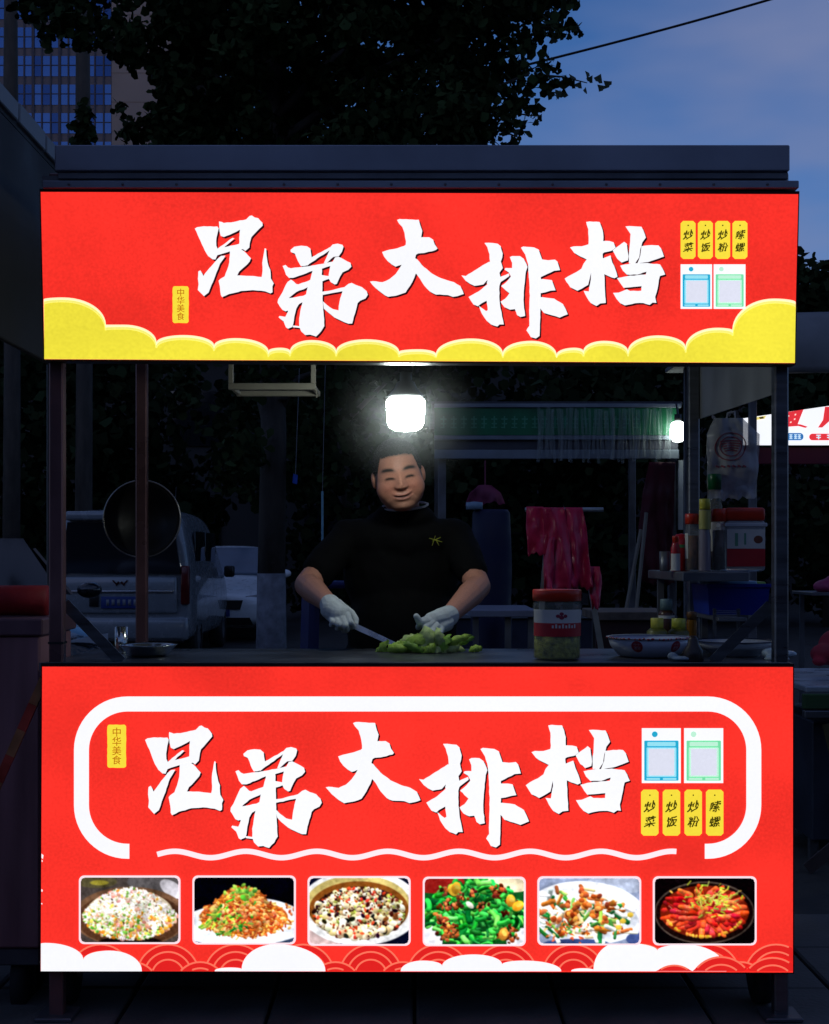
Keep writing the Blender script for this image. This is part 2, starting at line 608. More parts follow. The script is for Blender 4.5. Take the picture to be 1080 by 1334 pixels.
# ------------------------------------------------------------------ sign artwork
GLYPHS = {
 '兄': ((180, 935, 9.0), [
  [(85,258),(110,240),(190,228),(345,232),(360,255),(345,330),(332,420),(335,480),(350,515),(500,478),(600,452),(640,450),(660,520),(500,548),(345,600),(325,655),(290,652),(240,610),(200,540),(150,410)],
  [(350,515),(520,378),(545,385),(410,512)],
  [(365,165),(400,175),(420,185),(500,178),(680,140),(720,95),(745,90),(780,115),(820,125),(868,185),(870,220),(830,265),(790,310),(740,370),(722,440),(715,500),(670,545),(640,520),(600,460),(605,300),(610,270),(520,320),(420,365),(385,350),(370,290)],
  [(440,605),(420,640),(375,710),(350,790),(310,900),(280,980),(245,1080),(190,1125),(165,1095),(120,1045),(130,970),(120,900),(125,810),(150,795),(185,865),(230,800),(300,710),(345,650),(390,610)],
  [(490,540),(600,515),(650,545),(735,640),(720,680),(660,750),(600,810),(575,860),(720,865),(860,880),(870,800),(865,700),(880,600),(895,510),(910,515),(920,640),(940,740),(960,790),(965,900),(1000,960),(985,1000),(985,1075),(960,1090),(900,1065),(760,1048),(620,1060),(480,1100),(400,1140),(385,1110),(375,1000),(360,930),(380,905),(430,870),(460,790),(485,690),(490,600)]]),
 '弟': ((290, 965, 7.714), [
  [(210,130),(250,95),(320,82),(380,88),(415,115),(425,200),(430,225),(385,295),(350,305),(315,305),(285,250),(255,170),(215,150)],
  [(405,222),(612,100),(625,122),(380,300),(370,280)],
  [(615,100),(640,70),(690,60),(740,75),(750,95),(735,150),(700,200),(650,205),(600,250),(580,270),(550,275),(580,200),(610,130)],
  [(130,305),(160,292),(185,320),(215,330),(330,315),(430,300),(560,275),(650,255),(650,300),(620,305),(540,330),(440,355),(330,400),(240,435),(195,435),(165,400),(150,350)],
  [(640,260),(665,210),(700,205),(760,235),(820,270),(830,310),(800,345),(740,375),(715,420),(680,500),(660,508),(620,480),(600,440),(600,400),(615,310),(625,300)],
  [(180,480),(215,452),(270,500),(290,505),(400,465),(410,520),(370,545),(270,590),(195,655),(240,650),(340,630),(380,610),(350,690),(300,720),(270,760),(160,800),(130,785),(80,705),(85,670),(130,590),(165,510)],
  [(380,475),(520,400),(600,415),(605,445),(540,468),(400,520)],
  [(440,340),(530,325),(535,500),(540,700),(550,850),(555,960),(520,1020),(470,1075),(410,1055),(360,1060),(320,1020),(300,970),(300,880),(320,760),(335,690),(370,620),(385,540),(415,450)],
  [(240,655),(335,640),(300,715),(270,770),(250,860),(240,940),(230,970),(185,990),(165,975),(140,910),(90,865),(100,850),(160,860),(185,800),(175,760),(200,720)],
  [(235,955),(305,965),(312,985),(235,975)],
  [(535,585),(600,578),(680,555),(760,535),(800,500),(835,490),(880,515),(940,535),(985,580),(998,620),(975,660),(920,685),(895,710),(885,760),(855,860),(840,935),(800,935),(760,920),(660,870),(590,810),(550,770),(540,690),(580,730),(640,775),(700,790),(710,700),(740,580),(640,600),(540,620)]]),
 '大': ((418, 932, 7.714), [
  [(175,410),(220,395),(330,370),(400,345),(420,330),(530,270),(575,255),(650,255),(690,280),(705,330),(735,375),(720,390),(600,420),(540,425),(500,450),(430,520),(370,545),(310,565),(270,540),(230,505),(195,460)],
  [(325,75),(350,65),(450,70),(545,75),(560,130),(580,190),(570,250),(550,330),(520,430),(510,470),(520,620),(500,680),(460,760),(410,835),(340,860),(235,880),(180,845),(110,790),(50,720),(80,715),(180,725),(250,695),(310,640),(345,590),(370,545),(410,430),(415,300),(400,210),(380,150),(345,110)],
  [(500,470),(530,490),(600,570),(700,650),(800,695),(900,725),(965,765),(990,820),(1000,850),(940,870),(890,878),(840,860),(720,855),(660,825),(600,760),(560,690),(520,640),(480,600),(470,520)]]),
 '排': ((540, 960, 6.75), [
  [(250,60),(290,58),(370,68),(395,90),(415,160),(410,200),(395,245),(415,300),(385,340),(395,390),(400,420),(385,470),(385,600),(395,680),(410,760),(425,835),(385,835),(365,855),(310,835),(270,800),(225,730),(200,660),(265,710),(280,700),(270,610),(285,500),(270,440),(280,400),(300,240),(295,170),(275,100)],
  [(40,370),(80,375),(180,310),(290,240),(400,240),(415,300),(385,345),(330,370),(275,415),(240,455),(160,470),(120,450),(80,420)],
  [(105,575),(200,520),(270,460),(400,380),(470,350),(475,375),(400,430),(340,520),(270,610),(215,640),(190,662),(150,645),(125,610)],
  [(480,195),(500,185),(570,185),(605,210),(630,260),(640,290),(625,330),(615,440),(605,560),(605,640),(618,755),(575,765),(545,745),(525,690),(480,695),(430,670),(395,620),(440,590),(475,540),(440,510),(400,470),(460,420),(490,380),(470,340),(430,315),(440,300),(500,300),(500,250)],
  [(580,105),(600,95),(700,105),(740,125),(755,170),(770,210),(760,380),(760,500),(755,640),(755,800),(750,945),(715,970),(670,955),(630,890),(640,870),(655,850),(655,700),(660,560),(655,420),(645,260),(620,170)],
  [(740,200),(780,220),(830,225),(890,220),(910,240),(935,320),(880,325),(790,370),(740,395)],
  [(740,405),(820,408),(860,415),(880,470),(895,510),(850,515),(800,530),(740,540)],
  [(740,575),(800,580),(880,590),(960,640),(985,690),(1005,740),(930,770),(870,750),(790,725),(745,670)]]),
 '档': ((680, 935, 7.2), [
  [(245,70),(280,65),(375,70),(395,120),(410,180),(410,255),(405,400),(420,590),(425,700),(435,870),(380,875),(345,900),(290,870),(250,810),(220,750),(270,755),(290,640),(290,540),(250,420),(270,260),(265,140)],
  [(90,320),(120,310),(200,310),(270,290),(380,260),(470,258),(510,270),(530,325),(490,355),(420,370),(330,430),(250,440),(190,410),(130,375)],
  [(250,440),(330,440),(295,560),(265,690),(200,730),(160,750),(90,715),(35,630),(70,605),(150,565),(200,530),(220,480)],
  [(380,440),(420,425),(480,400),(500,470),(530,540),(550,610),(520,625),(460,605),(410,580)],
  [(625,115),(660,110),(780,118),(800,150),(825,225),(790,270),(770,340),(760,420),(720,480),(660,480),(660,400),(670,290),(675,190),(650,150)],
  [(500,350),(540,320),(615,265),(640,285),(645,340),(655,410),(650,450),(590,470),(545,430)],
  [(780,310),(850,300),(945,300),(970,330),(1000,410),(940,435),(850,465),(740,480),(770,400)],
  [(575,500),(620,490),(700,478),(840,475),(960,490),(985,530),(1010,590),(960,605),(945,680),(930,760),(915,800),(780,800),(780,710),(830,560),(740,590),(640,590),(600,550)],
  [(545,625),(640,605),(740,595),(850,585),(860,640),(780,705),(670,715),(610,720),(580,680)],
  [(505,770),(560,768),(640,735),(670,750),(780,750),(930,760),(915,810),(925,870),(890,865),(860,888),(800,870),(720,872),(620,895),(575,870),(540,830)]]),
}
UPPER_BOX = {'兄': (254.1, 281.2, 356.9, 387.6), '弟': (361.9, 317.8, 479.2, 438.6), '大': (481.9, 285.6, 604, 387.2),
             '排': (601, 316.5, 739.5, 441.4), '档': (735.3, 289, 866, 399)}


def rough_poly(pts, r, amp):
    """brush outline: resample and roughen"""
    out = []
    n = len(pts)
    for i in range(n):
        a, b = Vector(pts[i]), Vector(pts[(i + 1) % n])
        k = max(1, int((b - a).length / 4.0))
        for j in range(k):
            p = a.lerp(b, j / k)
            f = amp if j else amp * 0.5
            out.append((p.x + r.uniform(-f, f), p.y + r.uniform(-f, f)))
    return out


class Sign:
    """a lightbox: flat face, artwork laid on it as thin film layers"""

    def __init__(s, name, yfun, corners, label):
        s.yf = yfun
        fr = MB()
        tl, tr, br, bl = corners
        w3 = lambda p, l: s.pt(p, l)
        s.red = emat('sign_red_film', (250, 50, 40), 1.0, 0.20, 3.2, sample=True)
        q = [s.pt(p, 0) for p in corners]
        s.root = MB().poly(q).build(name, s.red, stall, recalc=False)
        s.root['label'] = label
        # housing behind the face
        h = [p + Vector((0, 0.003, 0)) for p in q]
        c = sum(h, Vector()) / 4
        h = [c + (p - c) * 1.0 + Vector((0.004 if p.x > 0 else -0.004, 0, 0.009 if p.z > c.z else -0.004)) for p in h]
        MB().prism(h, (0, 0.048, 0)).build('housing', mat('sign_housing', (0.02, 0.02, 0.022), 0.4, 0.3), s.root)
        s.k = 0

    def pt(s, p, layer):
        Y = s.yf(p[1]) - 0.0009 * layer
        v = P(p[0], p[1], s.yf(p[1]))
        v.y = Y
        return v

    def film(s, name, polys, m, layer, step=0.00006):
        mb = MB()
        for i, poly in enumerate(polys):
            mb.poly([s.pt(p, layer + i * step / 0.0009) for p in poly])
        return mb.build(name, m, s.root, recalc=False)


def rrect(x0, y0, x1, y1, r, n=6):
    out = []
    for cx, cy, a0 in ((x0 + r, y0 + r, 180), (x1 - r, y0 + r, 270), (x1 - r, y1 - r, 0), (x0 + r, y1 - r, 90)):
        for k in range(n + 1):
            a = R(a0 + 90 * k / n)
            out.append((cx + r * math.cos(a), cy + r * math.sin(a)))
    return out


def arc_pts(cx, cy, r, a0, a1, n=20):
    return [(cx + r * math.cos(R(a0 + (a1 - a0) * k / n)), cy + r * math.sin(R(a0 + (a1 - a0) * k / n))) for k in range(n + 1)]


def band(path, w):
    """polyline -> ribbon quads"""
    out = []
    n = len(path)
    L = []
    for i in range(n):
        a = Vector(path[max(0, i - 1)])
        b = Vector(path[min(n - 1, i + 1)])
        d = (b - a).normalized()
        nrm = Vector((-d.y, d.x)) * w / 2
        p = Vector(path[i])
        L.append((p + nrm, p - nrm))
    for (a, b), (c, d) in zip(L, L[1:]):
        out.append([tuple(a), tuple(c), tuple(d), tuple(b)])
    return out


def ribbon(sign, name, path, w, m, layer):
    """one continuous ribbon polygon"""
    n = len(path)
    l, r_ = [], []
    for i in range(n):
        a = Vector(path[max(0, i - 1)])
        b = Vector(path[min(n - 1, i + 1)])
        d = (b - a).normalized()
        nn = Vector((-d.y, d.x)) * w / 2
        l.append(tuple(Vector(path[i]) + nn))
        r_.append(tuple(Vector(path[i]) - nn))
    mb = MB()
    for i in range(n - 1):
        mb.poly([sign.pt(p, layer) for p in (l[i], l[i + 1], r_[i + 1], r_[i])])
    bmesh.ops.remove_doubles(mb.bm, verts=mb.bm.verts[:], dist=1e-6)
    return mb.build(name, m, sign.root, recalc=False)


def bumps(lst, n=12):
    """cloud outline from (x0,y0, xt,yt, x1,y1) humps"""
    out = []
    for x0, y0, xt, yt, x1, y1 in lst:
        for k in range(n):
            a = math.pi / 2 * k / n
            out.append((xt - (xt - x0) * math.cos(a), y0 + (yt - y0) * math.sin(a)))
        for k in range(n + 1):
            a = math.pi / 2 * k / n
            out.append((xt + (x1 - xt) * math.sin(a), y1 + (yt - y1) * math.cos(a)))
    return out


E_WHITE = emat('sign_white_film', (250, 250, 252), 1.0, 0.03)
E_SHADOW = emat('sign_shadow_ink', (58, 14, 22), 0.6, 0)
E_YEL = emat('sign_yellow_film', (243, 228, 62), 1.0, 0.14)
E_CREAM = emat('sign_cream_film', (255, 246, 196), 1.0, 0.03)
E_PALE = emat('sign_pale_yellow_film', (248, 240, 120), 1.0, 0.05)
E_TAG = emat('sign_tag_film', (247, 222, 62), 1.0, 0.06)
E_INK = emat('sign_ink', (70, 66, 10), 0.8, 0)
E_INKR = emat('sign_brown_ink', (190, 120, 20), 0.9, 0)
E_BLUE = emat('card_blue', (36, 170, 205), 1.0, 0.05)
E_GREEN = emat('card_green', (120, 220, 165), 1.0, 0.05)
E_CYAN = emat('card_pale_blue', (150, 225, 240), 1.0, 0.03)
E_MINT = emat('card_pale_green', (190, 240, 212), 1.0, 0.03)
E_CARD = emat('card_inner', (222, 224, 238), 1.0, 0.05)
E_ARC = emat('wave_line', (250, 118, 92), 1.0, 0)
E_WAVE = emat('wave_red', (226, 34, 32), 1.0, 0.05)


def write_on(sign, txt, cx, cy, size_px, m, layer, name='lettering', bold=0.0, sx=1.0, twice=0.0, brush=0.0):
    if twice:      # heavier brush weight: a second pass shifted a little
        write_on(sign, txt, cx + twice, cy + twice * .5, size_px, m, layer + .3, 'lettering_stroke', bold, sx, 0.0, brush)
    me = text_mesh(txt, 1.0, name, bold)
    n = len(me.vertices)
    if n == 0:
        return
    co = np.zeros(n * 3)
    me.vertices.foreach_get('co', co)
    co = co.reshape(-1, 3)
    x0, x1, y0, y1 = co[:, 0].min(), co[:, 0].max(), co[:, 1].min(), co[:, 1].max()
    sc = size_px / max(x1 - x0, y1 - y0)
    if brush:      # hand-brushed slant
        mx_, my_ = (x0 + x1) / 2, (y0 + y1) / 2
        u, v = co[:, 0] - mx_, co[:, 1] - my_
        h_ = (y1 - y0)
        co[:, 0] = mx_ + u * .96 + v * brush + .035 * np.sin(v / h_ * 9 + ord(txt[0]))
        co[:, 1] = my_ + v * .98 + u * brush * .9 + .035 * np.sin(u / h_ * 11 + ord(txt[0]) * 2)
    out = np.zeros_like(co)
    for i in range(n):
        out[i] = sign.pt((cx + (co[i, 0] - (x0 + x1) / 2) * sc * sx, cy - (co[i, 1] - (y0 + y1) / 2) * sc), layer)
    me.vertices.foreach_set('co', out.ravel())
    me.update()
    return link(name, me, m, sign.root)


def title(sign, boxes=None):
    r = random.Random(11)
    for ch, ((ox, oy, s), strokes) in GLYPHS.items():
        pts = [[(ox + x / s, oy + y / s) for x, y in st] for st in strokes]
        if boxes:
            ax = [p[0] for st in pts for p in st]
            ay = [p[1] for st in pts for p in st]
            u0, v0, u1, v1 = boxes[ch]
            fx = (u1 - u0) / (max(ax) - min(ax))
            fy = (v1 - v0) / (max(ay) - min(ay))
            pts = [[(u0 + (x - min(ax)) * fx, v0 + (y - min(ay)) * fy) for x, y in st] for st in pts]
        pts = [rough_poly(st, r, 0.35) for st in pts]
        sign.film('character_shadow', [[(x + 2.0, y + 2.0) for x, y in st] for st in pts], E_SHADOW, 2)
        sign.film('character', pts, E_WHITE, 4)


def pay_card(sign, x0, y0, x1, y1, deep, pale):
    sign.film('payment_card', [[(x0, y0), (x1, y0), (x1, y1), (x0, y1)]], E_WHITE, 2)
    w, h = x1 - x0, y1 - y0
    X = lambda f: x0 + w * f
    Yy = lambda f: y0 + h * f
    sign.film('card_frame', [rrect(X(.06), Yy(.225), X(.94), Yy(.955), 1.2)], deep, 3)
    sign.film('card_title_bar', [rrect(X(.14), Yy(.25), X(.86), Yy(.325), 1.2)], pale, 4)
    sign.film('card_panel', [rrect(X(.12), Yy(.35), X(.88), Yy(.885), 1.2)], pale, 4)
    sign.film('card_blank', [[(X(.17), Yy(.37)), (X(.83), Yy(.37)), (X(.83), Yy(.86)), (X(.17), Yy(.86))]], E_CARD, 5)
    sign.film('card_foot_bar', [[(X(.12), Yy(.905)), (X(.46), Yy(.905)), (X(.46), Yy(.94)), (X(.12), Yy(.94))],
                                [(X(.54), Yy(.905)), (X(.88), Yy(.905)), (X(.88), Yy(.94)), (X(.54), Yy(.94))]], pale, 4)
    sign.film('card_mark', [arc_pts(X(.33 if deep is E_BLUE else .24), Yy(.11), w * .075, 0, 350, 14)], deep if deep is E_BLUE else pale, 3)


def yellow_tags(sign, xs, y0, y1, w):
    for (x, t) in zip(xs, ('炒菜', '炒饭', '炒粉', '嗦螺')):
        c = 3.2
        o = [(x + c, y0), (x + w - c, y0), (x + w, y0 + c), (x + w, y1 - c), (x + w - c, y1), (x + c, y1), (x, y1 - c), (x, y0 + c)]
        sign.film('dish_tag', [o], E_TAG, 2)
        h = y1 - y0
        sign.film('tag_dot', [arc_pts(x + w / 2, y0 + h * .12, 1.0, 0, 330, 8)], E_INK, 3)
        write_on(sign, t[0], x + w / 2, y0 + h * .36, w * .64, E_INK, 3, twice=.7, brush=.20)
        write_on(sign, t[1], x + w / 2, y0 + h * .69, w * .62, E_INK, 3, twice=.7, brush=.16)


def side_tag(sign, x0, y0, x1, y1):
    r = random.Random(5)
    sign.film('motto_tag', [rough_poly(rrect(x0, y0, x1, y1, 3), r, 0.3)], E_TAG, 2)
    for i, t in enumerate('中华美食'):
        write_on(sign, t, (x0 + x1) / 2, y0 + (y1 - y0) * (.17 + .215 * i), (x1 - x0) * .48, E_INKR, 3, twice=.3)


def build_signs():
    up = Sign('upper_sign', Ytop, [(53, 250), (1040, 253), (1035, 473), (58, 468)], 'red backlit name sign edged below with yellow clouds')
    title(up, UPPER_BOX)
    H = [(57, 390, 82, 387.5, 138, 423), (138, 423, 162, 423, 204, 446), (204, 446, 239, 436.5, 279, 450), (279, 450, 307, 440.5, 350, 458),
         (350, 457, 365, 453, 378, 457), (378, 457, 406, 443, 438, 457), (438, 457, 478, 442, 520, 458), (520, 458, 545, 455, 568, 461),
         (568, 461, 614, 441, 655, 460), (655, 460, 692, 444, 725, 462), (725, 462, 748, 453, 760, 457), (760, 457, 787, 444, 818, 457),
         (818, 457, 857, 437, 893, 452), (893, 452, 934, 427, 954, 430), (954, 430, 1008, 389, 1037, 394)]
    base = [(1035.2, 472.8), (58, 467.8)]
    top = bumps(H)
    for off, m, ly in ((0, E_CREAM, 1), (3.2, E_PALE, 2), (6.5, E_YEL, 3)):
        H2 = [(a + off * .15, min(b + off * 1.15, 466), c, d + off, e - off * .15, min(f + off * 1.15, 467)) for a, b, c, d, e, f in H]
        t = [(min(max(x, 57.6 if y > 440 else 56.4), 1036.4), min(y, 466)) for x, y in bumps(H2)]
        up.film('yellow_cloud' if off else 'cloud_edge', [t + base], m, ly)
    side_tag(up, 225, 373, 246, 421)
    yellow_tags(up, (886.5, 909, 931.5, 954), 288, 337.5, 19.5)
    pay_card(up, 886.5, 344.5, 927.5, 402.5, E_BLUE, E_CYAN)
    pay_card(up, 929.5, 344.5, 971, 402.5, E_GREEN, E_MINT)

    lo = Sign('lower_sign', lambda py: 3.5, [(55, 868.5), (1033, 869), (1033, 1267), (53, 1265)], 'red backlit menu sign with six dish pictures')
    title(lo)
    # open white frame
    r = 70
    x0, y0, x1, y1 = 106.3, 917, 981.8, 1108.8
    rr = r - 10
    path = [(168.7, y1)] + arc_pts(x0 + rr, y1 - rr, rr, 90, 180, 14) + arc_pts(x0 + rr, y0 + rr, rr, 180, 270, 14) + \
        arc_pts(x1 - rr, y0 + rr, rr, 270, 360, 14) + arc_pts(x1 - rr, y1 - rr, rr, 0, 90, 14) + [(918, y1)]
    ribbon(lo, 'white_frame_line', path, 19.5, E_WHITE, 2)
    wave = [(x, 1113 - 4.2 * math.cos((x - 228) / 92.5 * 2 * math.pi)) for x in range(205, 884, 4)]
    ribbon(lo, 'wavy_line', wave, 7, emat('wave_pink_white', (255, 236, 240), 1.0, 0), 2)
    side_tag(lo, 140, 944, 164.5, 1000)
    pay_card(lo, 836, 948.5, 886.8, 1020, E_BLUE, E_CYAN)
    pay_card(lo, 891, 948.5, 942, 1020, E_GREEN, E_MINT)
    yellow_tags(lo, (835, 863.2, 891.5, 919.5), 1028.5, 1088.5, 22.8)
    # scale pattern and clouds along the foot
    BOT = 1264.6
    def dome(cx, cy, rad, ly):
        a = math.degrees(math.asin(max(-1, min(1, (cy - BOT) / rad)))) if cy > BOT else 0
        xa, xb = 54.5, 1032.6
        o = [(min(max(x, xa), xb), min(y, BOT)) for x, y in arc_pts(cx, cy, rad, 180, 360, 24)]
        o = [p for p in o]
        lo.film('wave_scale', [o], E_WAVE, ly)
        for f in (0.97, 0.74, 0.5):
            pth = [(x, y) for x, y in arc_pts(cx, cy, rad * f, 182, 358, 22) if y < BOT and xa + 2 < x < xb - 2]
            if len(pth) > 2:
                ribbon(lo, 'wave_line', pth, 2.2, E_ARC, ly + 0.4)
    for i in range(11):
        dome(131 + 88 * i, 1271, 42, 1.0)
    for i in range(12):
        dome(87 + 88 * i - 2, 1287, 35, 1.8)
    clouds = [
        [(53.6, 1229, 60, 1228, 109, 1250), (109, 1250, 143, 1238, 185, 1264)],
        [(280, 1264, 300, 1260, 315, 1262), (315, 1262, 360, 1229.5, 424, 1264.5)],
        [(522, 1264.5, 551, 1251, 576, 1258), (576, 1258, 617, 1243, 654, 1256), (654, 1256, 682, 1251, 731, 1264.5)],
        [(744, 1264.5, 759, 1261, 773, 1263), (773, 1263, 806, 1227.5, 856, 1238), (856, 1238, 892, 1230, 946, 1264.5)]]
    for c in clouds:
        t = bumps(c)
        lo.film('white_cloud', [[(x, min(y, 1264.4)) for x, y in t] + [(t[-1][0], 1265), (t[0][0], 1264.9)]], E_WHITE, 3)
    for cx, cy, rad in ((878, 1290, 34), (939, 1288, 43), (1006, 1288, 42)):
        dome(cx, cy, rad, 4.0)
    # chipped film along the left edge of the lower sign
    for (x, y, w_, h_) in ((54.2, 1112, 2.6, 7), (54.0, 1158, 1.8, 4), (54.0, 1176, 1.4, 2.4), (54.4, 1120, 1.4, 3)):
        lo.film('worn_chip', [[(x, y), (x + w_, y + h_ * .3), (x + w_ * .7, y + h_), (x, y + h_ * .8)]], E_WHITE, 1)
    return up, lo


UP, LO = build_signs()


# ------------------------------------------------------------------ dish pictures printed on the lower sign
class Canvas:
    def __init__(s, w, h, bg):
        s.w, s.h = w, h
        s.a = np.zeros((h, w, 3)) + np.array(bg) / 255.0
        s.yy, s.xx = np.mgrid[0:h, 0:w].astype(float)

    def ell(s, cx, cy, rx, ry, col, ang=0.0, soft=1.0, shade=0.0):
        m = max(rx, ry) + 2
        x0, x1 = max(0, int(cx - m)), min(s.w, int(cx + m) + 2)
        y0, y1 = max(0, int(cy - m)), min(s.h, int(cy + m) + 2)
        if x0 >= x1 or y0 >= y1:
            return
        X, Y = s.xx[y0:y1, x0:x1] - cx, s.yy[y0:y1, x0:x1] - cy
        c, n = math.cos(ang), math.sin(ang)
        u, v = X * c + Y * n, -X * n + Y * c
        d = np.sqrt((u / rx) ** 2 + (v / ry) ** 2)
        al = np.clip((1 - d) * min(rx, ry) / soft + 0.5, 0, 1)[..., None]
        cc = np.array(col) / 255.0
        if shade:
            cc = cc * (1 - shade * np.clip((Y / max(ry, rx)), -1, 1))[..., None]
        s.a[y0:y1, x0:x1] = s.a[y0:y1, x0:x1] * (1 - al) + cc * al

    def stroke(s, pts, r, col, shade=0.3):
        for (x, y) in pts:
            s.ell(x, y, r, r, col, shade=shade)


def jit(r, c, k):
    f = 1 + r.uniform(-k, k)
    return [max(0, min(255, v * f + r.uniform(-12, 12))) for v in c]


def mound(x, y, cx, top, half, drop, p=2.0):
    return y > top + (abs(x - cx) / half) ** p * drop


def dish(i):
    W, H = 190, 126
    r = random.Random(100 + i)
    g2 = np.random.default_rng(200 + i)
    if i == 0:
        c = Canvas(W, H, (78, 70, 66))
        c.ell(150, 8, 60, 20, (96, 92, 92)); c.ell(30, 8, 40, 12, (90, 84, 60)); c.ell(36, 10, 18, 5, (150, 140, 60)); c.ell(176, 22, 26, 14, (190, 186, 190), 0.6)
        c.ell(96, 76, 112, 58, (112, 84, 64)); c.ell(96, 80, 104, 52, (84, 58, 42)); c.ell(96, 124, 60, 10, (30, 22, 22))
        c.ell(95, 70, 84, 46, (206, 192, 166))
        for k in range(3600):
            a = r.uniform(0, 6.283); q = math.sqrt(r.random())
            x, y = 95 + 92 * q * math.cos(a), 68 + 52 * q * math.sin(a)
            if not mound(x, y, 94, 20, 92, 52): continue
            low = y > 80 + r.gauss(0, 7)
            t = r.random()
            s_ = r.uniform(.7, 1.2)
            if t < (0.52 if low else 0.86): col = jit(r, r.choice([(244, 240, 232), (232, 224, 208), (214, 202, 180), (250, 248, 244)]), 0.06); rx, ry = 3.2 * s_, 1.5 * s_
            elif t < (0.68 if low else 0.91): col = jit(r, r.choice([(118, 176, 70), (84, 150, 56), (160, 196, 90)]), 0.15); rx, ry = 3.4 * s_, 2.6 * s_
            elif t < (0.84 if low else 0.94): col = jit(r, r.choice([(226, 168, 70), (212, 130, 50), (236, 196, 90)]), 0.15); rx, ry = 4 * s_, 3 * s_
            elif t < (0.90 if low else 0.97): col = jit(r, (214, 152, 130), 0.15); rx, ry = 5 * s_, 3.4 * s_
            else: col = jit(r, (120, 96, 66), 0.3); rx, ry = 2.6, 1.6
            c.ell(x, y, rx, ry, col, r.uniform(0, 3.14), shade=0.18)
    elif i == 1:
        c = Canvas(W, H, (12, 13, 22))
        c.ell(95, 92, 130, 44, (206, 214, 222), -0.04); c.ell(95, 104, 130, 38, (60, 72, 96), -0.04); c.ell(95, 90, 128, 42, (236, 240, 246), -0.04); c.ell(160, 66, 60, 20, (248, 250, 252), .3)
        c.ell(94, 76, 84, 34, (170, 96, 44)); c.ell(92, 52, 48, 34, (160, 84, 36))
        for k in range(1000):
            a = r.uniform(0, 6.283); q = math.sqrt(r.random())
            x, y = 96 + 90 * q * math.cos(a), 64 + 50 * q * math.sin(a)
            if not mound(x, y, 90, 16, 92, 66, 1.5): continue
            col = jit(r, r.choice([(206, 124, 54), (184, 92, 38), (222, 158, 84), (230, 190, 118), (160, 70, 34)]), 0.14)
            g = r.uniform(0, 3.14); b = r.uniform(-.5, .5)
            pts = [(x + t * 1.8 * math.cos(g + b * t / 4), y + t * 1.4 * math.sin(g + b * t / 4)) for t in range(r.randint(3, 6))]
            c.stroke(pts, r.uniform(1.2, 2.4), col)
        for k in range(90):
            x, y = r.gauss(58, 26), r.gauss(82, 16)
            if not mound(x, y, 90, 22, 90, 66, 1.5) or y > 112 or x < 6: continue
            g = r.uniform(-1.0, 0.2)
            c.stroke([(x + t * 2.2 * math.cos(g), y + t * 2.2 * math.sin(g)) for t in range(r.randint(3, 7))], r.uniform(1.4, 3), jit(r, r.choice([(70, 158, 54), (156, 190, 74), (40, 122, 42), (186, 196, 90)]), 0.2))
        for k in range(60):
            x, y = r.gauss(92, 20), r.gauss(30, 9)
            if mound(x, y, 90, 12, 80, 60, 1.5): c.ell(x, y, 5, 3, jit(r, r.choice([(96, 170, 62), (150, 190, 84), (220, 150, 70)]), 0.2), r.uniform(0, 3), shade=0.3)
        for k in range(120):
            x, y = r.gauss(112, 34), r.gauss(74, 15)
            c.ell(x, y, 4, 2.6, jit(r, r.choice([(168, 70, 38), (226, 170, 110), (206, 120, 70)]), 0.2), r.uniform(0, 3), shade=0.3)
    elif i == 2:
        c = Canvas(W, H, (22, 26, 48))
        c.ell(0, 120, 60, 24, (196, 172, 168)); c.ell(96, 56, 116, 72, (238, 238, 236)); c.ell(92, 50, 100, 56, (196, 178, 112)); c.ell(94, 60, 95, 54, (132, 80, 36))
        c.ell(95, 66, 88, 50, (70, 40, 30))
        for k in range(900):
            a = r.uniform(0, 6.283); q = math.sqrt(r.random())
            x, y = 95 + 86 * q * math.cos(a), 66 + 48 * q * math.sin(a)
            t = r.random()
            s_ = (2.4 + y / 32) * r.uniform(.7, 1.2)
            an = r.uniform(0, 3)
            if t < 0.46:
                c.ell(x, y, s_ * 1.3, s_, jit(r, r.choice([(222, 206, 166), (204, 184, 140), (240, 230, 204)]), 0.1), an, shade=0.35)
                if r.random() < .4: c.ell(x + 1, y + .6, s_ * .5, s_ * .38, jit(r, (92, 56, 34), 0.3), an)
            elif t < 0.62: c.ell(x, y, 4 * r.uniform(.6, 1.2), 2.6, jit(r, (196, 70, 44), 0.25), an, shade=0.3)
            elif t < 0.74: c.ell(x, y, 4 * r.uniform(.6, 1.2), 2.6, jit(r, (164, 170, 80), 0.25), an, shade=0.3)
            elif t < 0.92: c.ell(x, y, s_ * 1.2, s_ * .8, jit(r, r.choice([(66, 36, 30), (40, 26, 34), (110, 62, 36)]), 0.3), an, shade=.3)
            else: c.ell(x, y, 4, 2.4, jit(r, (246, 240, 226), 0.05), an, shade=0.2)
    elif i == 3:
        c = Canvas(W, H, (26, 84, 40))
        c.ell(20, 6, 56, 22, (146, 40, 36)); c.ell(166, 6, 50, 20, (226, 210, 176)); c.ell(4, 118, 30, 30, (236, 236, 240)); c.ell(186, 120, 30, 26, (238, 238, 242))
